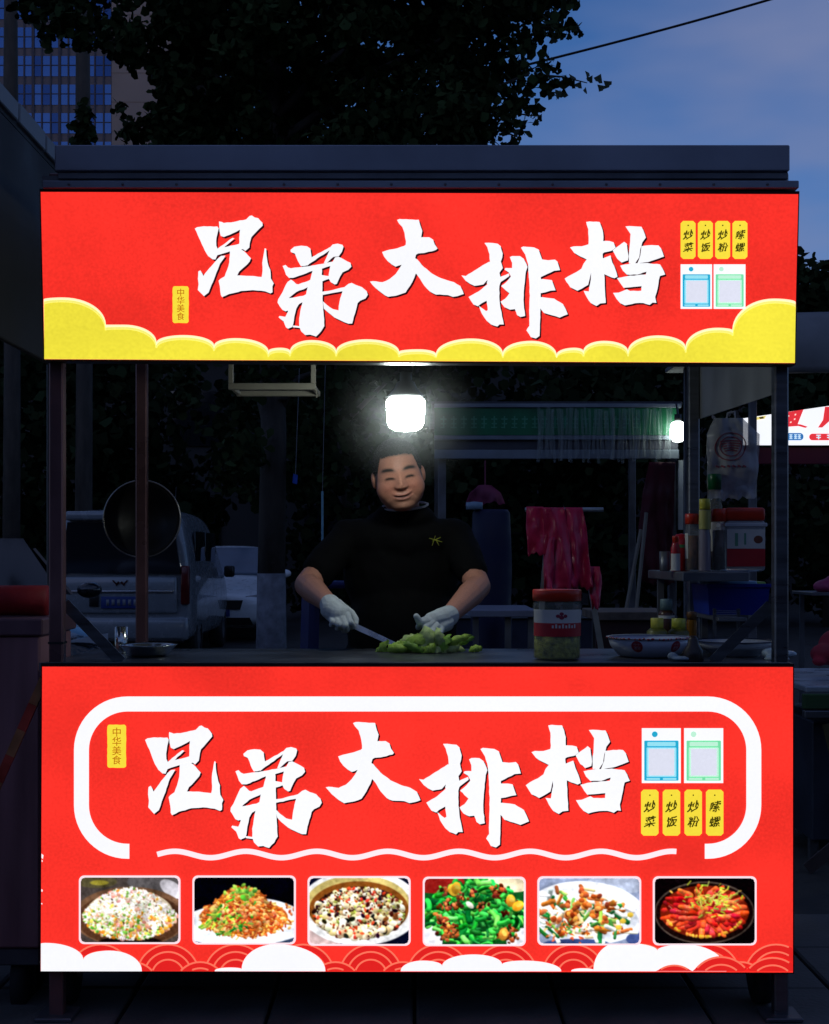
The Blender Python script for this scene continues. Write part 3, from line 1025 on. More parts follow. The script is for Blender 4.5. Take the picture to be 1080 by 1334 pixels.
        for k in range(300):
            a = r.uniform(0, 6.283); q = math.sqrt(r.random())
            x, y = 96 + 90 * q * math.cos(a), 66 + 60 * q * math.sin(a)
            if y < 12 and (x < 50 or x > 140): continue
            g = r.uniform(-0.9, 0.9) + (math.pi / 2 if r.random() < .3 else 0)
            n = r.randint(5, 13)
            b = r.uniform(-.09, .09)
            col = r.choice([(42, 150, 58), (62, 178, 72), (26, 108, 44), (104, 186, 84), (18, 84, 36)])
            w_ = r.uniform(2.4, 5.2)
            pts = [(x + (t - n / 2) * 2.3 * math.cos(g + b * t), y + (t - n / 2) * 2.3 * math.sin(g + b * t)) for t in range(n)]
            c.stroke(pts, w_, jit(r, col, 0.14), 0.5)
            if r.random() < .5: c.stroke([(px_ - .6, py_ - w_ * .45) for px_, py_ in pts[1:-1]], .8, [min(255, v + 60) for v in col], 0)
        for k in range(24):
            x, y = r.uniform(26, 172), r.uniform(14, 114)
            for j in range(9):
                c.ell(x + r.gauss(0, 6), y + r.gauss(0, 4.5), r.uniform(2.5, 5.5), r.uniform(2, 4), jit(r, r.choice([(142, 74, 44), (96, 44, 28), (190, 106, 62), (70, 30, 22)]), 0.2), r.uniform(0, 3), shade=0.45)
        for x, y in ((54, 22), (60, 18), (164, 42), (178, 52), (150, 106)):
            c.ell(x, y, 12, 9, jit(r, (226, 166, 56), 0.1), r.uniform(0, 3), shade=0.3); c.ell(x + 2, y - 2, 6, 4, jit(r, (240, 196, 90), 0.1), r.uniform(0, 3))
        c.ell(86, 50, 9, 5, (250, 244, 226), 0.7, shade=0.2)
    elif i == 4:
        c = Canvas(W, H, (140, 150, 174))
        c.ell(150, 10, 60, 20, (168, 176, 194)); c.ell(90, 66, 112, 60, (244, 246, 250), 0.08); c.ell(92, 78, 94, 44, (214, 218, 226)); c.ell(70, 124, 60, 8, (60, 76, 120)); c.ell(184, 116, 20, 12, (70, 84, 130))
        c.ell(84, 74, 70, 34, (176, 150, 110))
        for k in range(300):
            x, y = r.gauss(86, 42), r.gauss(70, 22)
            if not (4 < x < 184 and mound(x, y, 66, 14, 120, 56, 1.4) and y < 116): continue
            g = r.gauss(0.5, 0.8)
            n = r.randint(6, 15)
            col = r.choice([(240, 234, 220), (248, 246, 240), (226, 214, 186), (60, 132, 62), (34, 98, 48), (130, 170, 80), (198, 112, 56), (142, 68, 40), (236, 232, 224), (214, 184, 140)])
            c.stroke([(x + (t - n / 2) * 2.3 * math.cos(g), y + (t - n / 2) * 2.3 * math.sin(g)) for t in range(n)], r.uniform(2.2, 4.8), jit(r, col, 0.1), 0.45)
        for k in range(20):
            x, y = r.gauss(68, 30), r.gauss(56, 24)
            if mound(x, y, 66, 14, 110, 56, 1.4):
                for j in range(4): c.ell(x + r.gauss(0, 4), y + r.gauss(0, 3), 6, 4.5, jit(r, r.choice([(190, 104, 52), (220, 150, 80), (150, 74, 40)]), 0.15), r.uniform(0, 3), shade=0.4)
        for k in range(60):
            c.ell(r.gauss(52, 28), r.gauss(100, 9), 3.4, 1.8, jit(r, r.choice([(206, 100, 50), (80, 144, 62), (240, 208, 140), (180, 80, 44)]), 0.15), r.uniform(0, 3))
        for x, y in ((158, 82), (172, 70), (150, 94)): c.ell(x, y, 6, 5, (220, 186, 74), shade=0.2)
    else:
        c = Canvas(W, H, (20, 14, 16))
        c.ell(94, 66, 95, 60, (84, 74, 66)); c.ell(94, 66, 92, 57, (34, 22, 20)); c.ell(94, 64, 84, 50, (120, 40, 24))
        for ring, (q, n) in enumerate(((.84, 22), (.66, 19), (.46, 14), (.24, 8), (.05, 3))):
            for k in range(n):
                a = 6.283 * k / n + r.uniform(-.12, .12) + ring * .2
                x, y = 94 + 84 * q * math.cos(a), 64 + 49 * q * math.sin(a)
                g = math.atan2(49 * math.sin(a), 84 * math.cos(a)) + r.gauss(0, .25)
                col = jit(r, r.choice([(226, 88, 50), (210, 66, 46), (236, 116, 66), (198, 52, 50), (176, 40, 40)]), 0.08)
                L = r.randint(5, 8)
                for t in range(L):
                    rr_ = (8.2 - .6 * t) * r.uniform(.9, 1.08)
                    c.ell(x + (t - 3) * 3.2 * math.cos(g), y + (t - 3) * 2.8 * math.sin(g), rr_, rr_ * .85, jit(r, col, 0.1), g, shade=0.5)
                if r.random() < .6: c.stroke([(x + (t - 3) * 3.4 * math.cos(g) - 1, y - 2 + (t - 3) * 2.8 * math.sin(g)) for t in range(3)], 1.0, (246, 176, 128), 0)
        for k in range(120):
            x, y = r.gauss(112, 28), r.gauss(42, 13)
            if x > 168 or y < 12: continue
            g = r.gauss(-0.3, 0.7)
            c.stroke([(x + t * 1.9 * math.cos(g), y + t * 1.9 * math.sin(g)) for t in range(r.randint(3, 6))], r.uniform(.9, 1.8), jit(r, r.choice([(190, 190, 60), (150, 176, 60), (224, 180, 80), (206, 200, 110)]), 0.15), 0.2)
        for k in range(30):
            a = r.uniform(0.3, 2.8)
            c.ell(94 + 74 * math.cos(a), 64 + 48 * math.sin(a), 3.4, 2.4, jit(r, (206, 156, 60), .15), r.uniform(0, 3), shade=0.3)
    # photographic grain and uneven light across the print
    def blob_noise(nx, ny):
        q = g2.normal(size=(ny, nx))
        yi = np.linspace(0, ny - 1.001, H); xi = np.linspace(0, nx - 1.001, W)
        y0, x0 = yi.astype(int), xi.astype(int)
        fy, fx = (yi - y0)[:, None], (xi - x0)[None, :]
        return (q[y0][:, x0] * (1 - fy) * (1 - fx) + q[y0 + 1][:, x0] * fy * (1 - fx) + q[y0][:, x0 + 1] * (1 - fy) * fx + q[y0 + 1][:, x0 + 1] * fy * fx)
    c.a = c.a * (1 + .10 * blob_noise(9, 7) + .07 * blob_noise(34, 24))[..., None] + .02 * blob_noise(95, 63)[..., None]
    c.a = np.clip(c.a, 0, 1)
    return c


def soften(a):
    b = a.copy()
    b[1:-1, 1:-1] = (a[1:-1, 1:-1] * 2 + a[:-2, 1:-1] + a[2:, 1:-1] + a[1:-1, :-2] + a[1:-1, 2:]) / 6
    return b


def build_dishes():
    boxes = [(103.3, 1140, 235.5, 1229.3), (251, 1140, 385.7, 1229.8), (400.8, 1140.7, 535, 1231.5), (550.7, 1141.5, 684.8, 1232), (699.8, 1141, 835, 1231), (850, 1141, 985.2, 1231)]
    pm = vcmat('dish_picture_film', emit=1.0, rough=0.35, base=1.0)
    names = ['rice', 'noodles', 'snails', 'peppers', 'stir fry', 'crayfish']
    for i, (x0, y0, x1, y1) in enumerate(boxes):
        LO.film('picture_border', [rrect(x0, y0, x1, y1, 7)], emat('picture_border_film', (252, 226, 232), 1.0, 0), 5)
        c = dish(i)
        a = soften(soften(c.a))
        a = np.clip((a - 0.5) * 1.22 + 0.52, 0, 1)
        lina = np.where(a <= 0.04045, a / 12.92, ((a + 0.055) / 1.055) ** 2.4)
        h, w = c.h, c.w
        ux = np.linspace(x0 + 2.6, x1 - 2.6, w)
        uy = np.linspace(y0 + 2.6, y1 - 2.6, h)
        X, Yp = np.meshgrid(ux, uy)
        Y = 3.5
        V = np.stack([(X - 540) / FPX * Y, np.full_like(X, Y - 0.0009 * 6), CAM_Z - (Yp - 725) / FPX * Y], -1).reshape(-1, 3)
        idx = np.arange(h * w).reshape(h, w)
        q = np.stack([idx[:-1, :-1], idx[1:, :-1], idx[1:, 1:], idx[:-1, 1:]], -1).reshape(-1, 4)
        # rounded corners: drop the corner cells
        cy, cx = np.mgrid[0:h - 1, 0:w - 1]
        rad = 6.5
        dx = np.maximum(0, np.maximum(rad - cx, cx - (w - 2 - rad)))
        dy = np.maximum(0, np.maximum(rad - cy, cy - (h - 2 - rad)))
        keep = (dx ** 2 + dy ** 2 <= rad ** 2).ravel()
        o = link('dish_picture', grid_mesh('dish_picture', V, q[keep], lina.reshape(-1, 3)), pm, LO.root)
        o['label'] = 'printed picture of ' + ['fried rice', 'fried noodles', 'river snails in a bowl', 'green peppers with meat', 'stir fried strips on a white plate', 'red crayfish'][i]


build_dishes()

# ------------------------------------------------------------------ hanging lamp
def build_bulb():
    BY = 3.94
    c = P(528.5, 540, BY)
    px = BY / FPX
    root = thing('hanging_bulb', 'glowing white drum shaped bulb hanging from the stall roof above the cook', 'light bulb', (c.x, BY, c.z))
    gl = bpy.data.materials.new('bulb_glow')
    gl.use_nodes = True
    b = gl.node_tree.nodes['Principled BSDF']
    b.inputs['Base Color'].default_value = (0.9, 0.9, 0.9, 1)
    b.inputs['Emission Color'].default_value = (0.90, 1.0, 0.96, 1)
    b.inputs['Emission Strength'].default_value = 31.0
    zt, zb = c.z + 20 * px, c.z - 22 * px
    w = 25.5 * px
    MB().lathe([(0, zb), (w * .55, zb + 1.2 * px), (w * .82, zb + 5 * px), (w * .94, zb + 12 * px), (w, zt - 4 * px), (w * .97, zt - 1 * px), (w * .9, zt), (0, zt)], (c.x, BY, 0), 32).build('diffuser', gl, root, True)
    wp = mat('white_plastic', (0.55, 0.56, 0.56), 0.4)
    MB().lathe([(0, zt + .0005), (w * .9, zt + .0005), (w * .88, zt + .012), (w * .6, zt + .03), (w * .45, zt + .05), (0.018, zt + .055), (0.017, zt + .085), (0, zt + .085)], (c.x, BY, 0), 28).build('lamp_base', wp, root, True)
    MB().lathe([(0, zt + .08), (0.022, zt + .08), (0.024, zt + .12), (0.012, zt + .135), (0, zt + .135)], (c.x, BY, 0), 20).build('socket', M_BLACKPL, root, True)
    zc = 2.22
    MB().tube([(c.x, BY, zt + .13), (c.x + .004, BY, zt + .2), (c.x - .003, BY, zc), (c.x - .003, BY, 2.31)], 0.004, 6).build('cord', M_BLACKPL, root, True)


build_bulb()


def build_halo_haze():
    c = P(528.5, 540, 3.94)
    m = bpy.data.materials.new('halo_haze')
    m.use_nodes = True
    t = m.node_tree
    t.nodes.remove(t.nodes['Principled BSDF'])
    v = t.nodes.new('ShaderNodeVolumePrincipled')
    v.inputs['Color'].default_value = (.9, .95, .95, 1)
    v.inputs['Anisotropy'].default_value = 0.2
    co = t.nodes.new('ShaderNodeTexCoord')
    gr = t.nodes.new('ShaderNodeTexGradient')
    gr.gradient_type = 'QUADRATIC_SPHERE'
    mp_ = t.nodes.new('ShaderNodeMapping')
    mp_.inputs['Location'].default_value = (-c.x / .26, -c.y / .26, -c.z / .26)
    mp_.inputs['Scale'].default_value = (1 / .26, 1 / .26, 1 / .26)
    t.links.new(co.outputs['Object'], mp_.inputs['Vector'])
    t.links.new(mp_.outputs['Vector'], gr.inputs['Vector'])
    mu = t.nodes.new('ShaderNodeMath')
    mu.operation = 'MULTIPLY'
    mu.inputs[1].default_value = HALO_DENSITY
    t.links.new(gr.outputs['Fac'], mu.inputs[0])
    t.links.new(mu.outputs[0], v.inputs['Density'])
    t.links.new(v.outputs['Volume'], t.nodes['Material Output'].inputs['Volume'])
    o = MB().ell(c, (.26, .26, .26), None, 28).build('haze', m)  # volume added round the bulb to make its halo
    o['kind'] = 'stuff'
    o['label'] = 'thin added steam hanging in the air round the bulb'
    o['category'] = 'haze'


HALO_DENSITY = 0.75
build_halo_haze()


# ------------------------------------------------------------------ the cook
def build_person():
    base = thing('person', 'person in black t-shirt and white gloves smiling down while slicing greens', 'person', (P(522, 0, 4.56).x, 4.56, GZ))
    # head frame
    hc = P(519, 620, 4.44)
    HR = (Matrix.Rotation(R(-8.5), 3, 'Y') @ Matrix.Rotation(R(11), 3, 'X') @ Matrix.Rotation(R(3), 3, 'Z'))
    H = lambda x, y, z: hc + HR @ Vector((x, y, z))
    b = MB()
    b.ell(H(0, .018, .028), (.079, .096, .084), HR, 32)
    b.ell(H(0, -.012, -.010), (.080, .079, .080), HR, 32)
    b.ell(H(0, -.018, -.048), (.078, .074, .066), HR, 32)
    b.ell(H(0, -.038, -.080), (.050, .047, .036), HR, 28)
    for s in (-1, 1):
        b.ell(H(s * .041, -.036, -.034), (.041, .046, .048), HR, 24)
        b.ell(H(s * .083, .016, -.006), (.010, .020, .029), HR)
    # neck, shoulders, arms, trunk
    sl, sr = P(452, 701, 4.6), P(594, 699, 4.6)
    neck0 = P(527, 676, 4.55)
    b.cap(H(0, .052, -.04), neck0, .056, .060)
    b.cap(neck0, P(525, 706, 4.62), .060, .060)
    el, er = P(400, 762, 4.44), P(623, 764, 4.44)
    wl, wr = P(429, 787, 4.17), P(586, 801, 4.17)
    for sh, e, w in ((sl, el, wl), (sr, er, wr)):
        b.cap(neck0 + Vector((0, .01, -.06)), sh, .044, .044)
        b.cap(sh, e, .050, .043)
        m1 = e.lerp(w, .3)
        b.cap(e, m1, .042, .044)
        b.cap(m1, w, .043, .029)
        b.cap(w, w + (w - e).normalized() * .05, .029, .03)
    hip = P(522, 0, 4.6)
    b.ell((hip.x, 4.63, 1.28), (.18, .125, .19))
    b.ell((hip.x, 4.62, 1.03), (.175, .13, .16))
    me = remeshed(b, 0.0030, 14, 0.5, 'body')
    n = len(me.vertices)
    co = np.zeros(n * 3, np.float32)
    me.vertices.foreach_get('co', co)
    co = co.reshape(-1, 3)
    loc = (co - np.array(hc)) @ np.array(HR)      # world -> head frame
    x, y, z = loc.T
    front = (y < -0.03) & (np.abs(x) < .1) & (np.abs(z) < .14)
    g = lambda cx, cz, sx, sz: np.exp(-((x - cx) / sx) ** 2 - ((z - cz) / sz) ** 2) * front
    push = np.zeros(n)
    sst = lambda e0, e1, v: (lambda t: t * t * (3 - 2 * t))(np.clip((v - e0) / (e1 - e0), 0, 1))
    # nose: bridge growing to a rounded tip, then undercut
    prof = sst(.034, -.020, z) * sst(-.037, -.026, z)
    wid = .0085 + .0065 * sst(.02, -.02, z)
    push -= 0.024 * np.exp(-(x / wid) ** 2) * prof * front
    for s in (-1, 1):
        push -= 0.0085 * g(s * .0150, -.0255, .0065, .0065)   # nostril wings
        push += 0.0050 * g(s * .033, .012, .018, .009)        # eye sockets
        push -= 0.0030 * g(s * .033, .0075, .014, .006)       # closed lids
        push -= 0.0035 * g(s * .035, .032, .022, .008)        # brow
        push -= 0.0060 * g(s * .043, -.022, .018, .014)       # raised cheeks
        cxl = .022 + (-.030 - z) * .62                        # laugh line
        push += 0.0024 * np.exp(-((x * s - cxl) / .0060) ** 2) * sst(-.075, -.06, z) * sst(-.022, -.034, z) * front
    mz = z + .0590 - 6.5 * x * x - .02 * x
    inm = np.exp(-(x / .030) ** 6)
    push -= 0.0050 * np.exp(-((mz - .0060) / .0050) ** 2) * inm * front
    push -= 0.0060 * np.exp(-((mz + .0085) / .0060) ** 2) * np.exp(-(x / .025) ** 4) * front
    push += 0.0045 * np.exp(-(mz / .0030) ** 2) * inm * front
    push -= 0.0060 * g(0, -.094, .020, .013)
    push += 0.0020 * g(0, -.040, .004, .007)
    loc2 = loc.copy()
    loc2[:, 1] += push
    new = loc2 @ np.array(HR).T + np.array(hc)
    me.vertices.foreach_set('co', new.astype(np.float32).ravel())
    skin = np.array((0.56, 0.25, 0.168))
    C = np.tile(skin, (n, 1))
    def paint(mask, col):
        m_ = np.clip(mask, 0, 1)[:, None]
        C[:] = C * (1 - m_) + np.array(col) * m_
    for s in (-1, 1):
        paint(0.55 * g(s * .045, -.028, .028, .022), (0.55, 0.19, 0.14))
        bx, bz = (x * s), z
        brow = np.exp(-((bx - .036) / .022) ** 4) * np.exp(-((bz - (.0330 - 8.8 * (bx - .034) ** 2)) / .0056) ** 2) * front
        paint(1.3 * brow, (0.02, 0.014, 0.011))
        lid = np.exp(-((bx - .033) / .016) ** 4) * np.exp(-((bz - (.0050 - 9 * (bx - .033) ** 2)) / .0040) ** 2) * front
        paint(1.35 * lid, (0.02, 0.012, 0.010))
        paint(0.7 * g(s * .0115, -.032, .006, .003), (0.08, 0.03, 0.025))
    lip = np.exp(-(x / .029) ** 4) * np.exp(-((mz + .001) / .0115) ** 4) * front
    paint(0.7 * lip, (0.36, 0.11, 0.095))
    slit = inm * np.exp(-(mz / .0026) ** 2) * front
    paint(1.2 * slit, (0.05, 0.014, 0.014))
    paint(0.35 * np.exp(-((z + .085) / .025) ** 2) * front, (0.30, 0.18, 0.13))
    # scalp darkens softly toward the hairline
    hl = np.where(y < -.02, .080 - 2.6 * x * x - 12 * np.maximum(0, np.abs(x) - .056) ** 1.3, np.where(y < .035, .012, -.05))
    inhead = (np.abs(x) < .079) & (np.abs(z) < .14)
    paint(.85 * sst(-.010, .004, z - hl) * inhead, (0.03, 0.022, 0.018))
    # uneven skin: fine mottling
    gg = np.random.default_rng(3).normal(size=n)
    C[:] *= (1 + .05 * gg)[:, None]
    at = me.color_attributes.new('Col', 'FLOAT_COLOR', 'POINT')
    c4 = np.ones((n, 4), np.float32)
    c4[:, :3] = C
    at.data.foreach_set('color', c4.ravel())
    sk = vcmat('skin', rough=0.48, bump=0.15, bscale=220, spec=0.35)
    link('body', me, sk, base, True)

    # hair: short, brushed up, hairline over the forehead and round the ears
    hb = bmesh.new()
    bmesh.ops.create_uvsphere(hb, u_segments=150, v_segments=110, radius=1)
    hr = random.Random(4)
    for v in hb.verts:
        d = v.co.copy()
        p = Vector((d.x * .0806, d.y * .100 + .02, d.z * .0925 + .030))
        nn = mnoise.noise(p * 90) * .0014 + mnoise.noise(p * 420) * .0016
        v.co = p + d * nn
    rem = []
    for v in hb.verts:
        p = v.co
        line = .080 - 2.6 * p.x * p.x - 12 * max(0, abs(p.x) - .056) ** 1.3 if p.y < -.02 else (.012 if p.y < .012 else -.05)
        line += mnoise.noise(Vector((p.x * 160, p.y * 160, 3))) * .004 + mnoise.noise(Vector((p.x * 500, p.y * 500, 7))) * .003
        if p.z < line:
            rem.append(v)
    bmesh.ops.delete(hb, geom=rem, context='VERTS')
    # short strands standing off the cap
    roots = [(v.co.copy(), v.normal.copy()) for v in hb.verts]
    hb.normal_update()
    for v0, nn0 in roots:
        if hr.random() < .5:
            d_ = Vector((v0.x, v0.y - .02, v0.z - .03)).normalized()
            t_ = (d_ + Vector((hr.uniform(-.5, .5), hr.uniform(-.9, .1), hr.uniform(-.2, .5)))).normalized()
            L_ = hr.uniform(.002, .005)
            s_ = t_.cross(Vector((hr.uniform(-1, 1), hr.uniform(-1, 1), hr.uniform(-1, 1)))).normalized() * .0007
            hb.faces.new([hb.verts.new(v0 - s_ - d_ * .002), hb.verts.new(v0 + s_ - d_ * .002), hb.verts.new(v0 + t_ * L_)])
    for v in hb.verts:
        v.co = H(*v.co)
    hm = bpy.data.meshes.new('hair')
    hb.to_mesh(hm)
    hb.free()
    ho = link('hair', hm, mat('black_hair', (0.012, 0.010, 0.009), 0.5, 0, 0.3, 120, bump=0.6, bscale=260), base, True)
    md = ho.modifiers.new('s', 'SOLIDIFY')
    md.thickness = 0.003
    md.offset = -1

    # t-shirt
    t = MB()
    t.cap(neck0 + Vector((0, .0, -.075)), sl + Vector((0, 0, .002)), .080, .063)
    t.cap(neck0 + Vector((0, .0, -.075)), sr + Vector((0, 0, .002)), .080, .063)
    for sh, e in ((sl, el), (sr, er)):
        t.cap(sh, sh.lerp(e, .62), .062, .060)
        t.cap(sh.lerp(e, .62), sh.lerp(e, .70), .060, .059)
    cx = hip.x
    t.ell(neck0 + Vector((0, .005, .010)), (.106, .096, .05))
    t.ell((cx, 4.63, 1.24), (.205, .142, .225))
    t.ell((cx + .005, 4.615, 1.04), (.195, .158, .20))
    t.ell((cx, 4.62, .92), (.205, .155, .13))
    tm = remeshed(t, 0.009, 6, 0.5, 't_shirt')
    for v in tm.vertices:
        p = v.co
        k = mnoise.noise(Vector((p.x * 9, p.y * 9, p.z * 5))) * .008 + mnoise.noise(Vector((p.x * 22 + p.z * 14, p.y * 16, p.z * 18))) * .004
        v.co = p + v.normal * k
    # open neck hole
    bm = bmesh.new()
    bm.from_mesh(tm)
    dl = [v for v in bm.verts if Vector((v.co.x - neck0.x, v.co.y - neck0.y + .006, 0)).length < .074 and v.co.z > neck0.z + .014]
    bmesh.ops.delete(bm, geom=dl, context='VERTS')
    bm.to_mesh(tm)
    bm.free()
    shirt = link('t_shirt', tm, mat('black_cotton', (0.005, 0.005, 0.0055), 0.9, 0, 0.25, 30, bump=0.25, bscale=400, spec=0.1), base, True)
    # pale neckband
    ring = []
    for k in range(33):
        a = 2 * math.pi * k / 32
        ring.append(Vector((neck0.x + .080 * math.cos(a), neck0.y - .004 + .080 * math.sin(a), neck0.z + .044 + .016 * math.sin(a) + .006 * math.cos(a))))
    MB().tube(ring, 0.0042, 8, cap=False).build('neckband', mat('pale_collar', (0.42, 0.42, 0.45), 0.8), base, True)
    # little yellow-green embroidered mark on the chest
    em = MB()
    dg = bpy.context.evaluated_depsgraph_get()
    c0 = P(567, 704, 4.45)
    def onto(px, py):
        d = (P(px, py, 5.0) - Vector((0, 0, CAM_Z))).normalized()
        bvh = onto.tree
        h = bvh.ray_cast(Vector((0, 0, CAM_Z)), d)
        return (h[0] - d * .0012) if h[0] else P(px, py, 4.45)
    from mathutils.bvhtree import BVHTree
    bm2 = bmesh.new(); bm2.from_mesh(tm)
    onto.tree = BVHTree.FromBMesh(bm2)
    for (ax, ay, bx_, by_) in ((559, 701, 576, 706), (567, 698, 563, 711), (563, 705, 574, 700), (568, 703, 572, 711)):
        p, q = onto(ax, ay), onto(bx_, by_)
        em.tube([p, p.lerp(q, .5) + Vector((0, -.0012, 0)), q], [0.0006, 0.0016, 0.0006], 5)
    bm2.free()
    em.build('chest_mark', mat('yellow_green_thread', (0.42, 0.45, 0.05), 0.7), shirt)

    # trousers and shoes behind the cart
    l = MB()
    for s in (-1, 1):
        l.cap((cx + s * .095, 4.63, .88), (cx + s * .11, 4.61, .50), .10, .075)
        l.cap((cx + s * .11, 4.61, .50), (cx + s * .115, 4.64, .15), .074, .058)
    l.ell((cx, 4.63, .92), (.19, .135, .12))
    lm = remeshed(l, 0.014, 4, 0.5, 'trousers')
    link('trousers', lm, mat('dark_trousers', (0.02, 0.02, 0.028), 0.85), base, True)
    for s in (-1, 1):
        q = MB()
        q.cap((cx + s * .115, 4.66, GZ + .05), (cx + s * .13, 4.50, GZ + .038), .048, .038)
        q.box((cx + s * .12 - .045, 4.47, GZ), (cx + s * .12 + .045, 4.70, GZ + .022), .01)
        link('shoe', remeshed(q, .008, 3, .5, 'shoe'), M_BLACKPL, base, True)

    # gloves: palm, four fingers of unequal length with knuckle bends, thumb from the palm's side
    glove = mat('white_cotton_glove', (0.62, 0.66, 0.66), 0.85, 0, 0.12, 40, bump=0.35, bscale=350)
    d = MB()
    w = wl + (wl - el).normalized() * .01
    d.cap(w, P(433, 794, 4.10), .034, .036)
    d.cap(P(433, 794, 4.10), P(442, 801, 4.065), .034, .030)
    d.cap(P(438, 790, 4.11), P(450, 798, 4.07), .026, .020)
    d.cap(P(428, 795, 4.12), P(434, 804, 4.08), .026, .019)
    for k, (kx, ky, my, tx, ty, r_) in enumerate(((452, 801, 4.045, 459, 816, .0105), (445.5, 805, 4.035, 451.5, 820, .0110), (438.5, 807, 4.035, 443, 817, .0105), (432, 807, 4.045, 435, 813, .0093))):
        a = P(kx, ky, my + .012)
        bpt = P(kx + (tx - kx) * .62, ky + (ty - ky) * .68, my - .016)
        cpt = P(tx, ty, my + .006)
        e_ = P(tx - 3.5, ty + 1, my + .034)
        d.cap(a, bpt, r_ * 1.12, r_ * 1.03)
        d.cap(bpt, cpt, r_ * 1.03, r_ * .96)
        d.cap(cpt, e_, r_ * .96, r_ * .85)
    th = [P(448, 793, 4.10), P(457, 799, 4.10), P(463, 807, 4.085), P(463, 814, 4.07)]
    for i_, (a, c_) in enumerate(zip(th, th[1:])):
        d.cap(a, c_, .0155 - .002 * i_, .0135 - .002 * i_)
    link('glove', remeshed(d, .0021, 2, .4, 'glove'), glove, base, True)
    d = MB()
    w = wr + (wr - er).normalized() * .01
    d.cap(w, P(575, 806, 4.10), .034, .034)
    d.cap(P(575, 806, 4.10), P(563, 809, 4.06), .033, .028)
    d.cap(P(581, 812, 4.10), P(571, 818, 4.06), .026, .020)
    for (kx, ky, my, mx_, myy, tx, ty, r_) in ((560, 806, 4.05, 550, 809, 545, 817, .0108), (564, 812, 4.04, 555, 818, 553, 828, .0112), (569, 816, 4.035, 563, 824, 562, 832, .0108), (575, 820, 4.04, 572, 827, 572, 833, .0095)):
        a, bpt, cpt, e_ = P(kx, ky, my), P(mx_, myy, my - .03), P((mx_ + tx) / 2 - .5, (myy + ty) / 2, my - .033), P(tx, ty, my - .012)
        d.cap(a, bpt, r_ * 1.15, r_ * 1.03)
        d.cap(bpt, cpt, r_ * 1.03, r_ * .97)
        d.cap(cpt, e_, r_ * .97, r_ * .85)
    th = [P(566, 806, 4.07), P(556, 810, 4.03), P(547, 811, 4.01), P(542.5, 803, 4.005)]
    for i_, (a, c_) in enumerate(zip(th, th[1:])):
        d.cap(a, c_, .0155 - .002 * i_, .0135 - .002 * i_)
    link('glove', remeshed(d, .0021, 2, .4, 'glove'), glove, base, True)


build_person()


def build_knife():
    a, b = P(452, 811, 4.062), P(521, 842, 3.99)
    d = (b - a).normalized()
    root = thing('kitchen_knife', 'long narrow steel knife held in the white glove over the greens', 'knife', a)
    MB().tube([a - d * .05, a - d * .02, a + d * .02], [0.011, 0.012, 0.010], 12).build('handle', mat('knife_handle', (0.05, 0.05, 0.055), 0.5), root, True)
    up = Vector((0, .35, .94))
    s = d.cross(up).normalized()
    up = s.cross(d).normalized()
    p0, p1 = a + d * .02, b
    h0, h1 = .009, .009
    t = .0016
    blade = [p0 + up * h0, p1 + up * h1 * .6, p1 + d * .015 - up * h1, p0 - up * h0]
    MB().prism([q - s * t for q in blade], s * 2 * t).build('blade', mat('knife_steel', (0.62, 0.63, 0.66), 0.28, 0.9, 0.1, 30), root)


build_knife()


def leaf_blade(c, rot, L, W, curl, ruff, seed, nu=7, nv=5):
    """one curled, ruffled leaf"""
    V, F = [], []
    for i in range(nu):
        u = i / (nu - 1)
        wid = W * math.sin(math.pi * min(1, .12 + .88 * u)) ** .6 * (1 - .25 * u)
        for j in range(nv):
            v = j / (nv - 1) * 2 - 1
            x = L * (u - .5)
            y = v * wid / 2
            z = curl * (1 - (2 * u - 1) ** 2) - abs(v) ** 2 * wid * .35 + ruff * math.sin(u * 17 + v * 4 + seed) * abs(v)
            V.append(Vector(c) + rot @ Vector((x, y, z)))
    for i in range(nu - 1):
        for j in range(nv - 1):
            a = i * nv + j
            F.append((a, a + 1, a + nv + 1, a + nv))
    me = bpy.data.meshes.new('leaf')
    me.from_pydata(V, [], F)
    return me


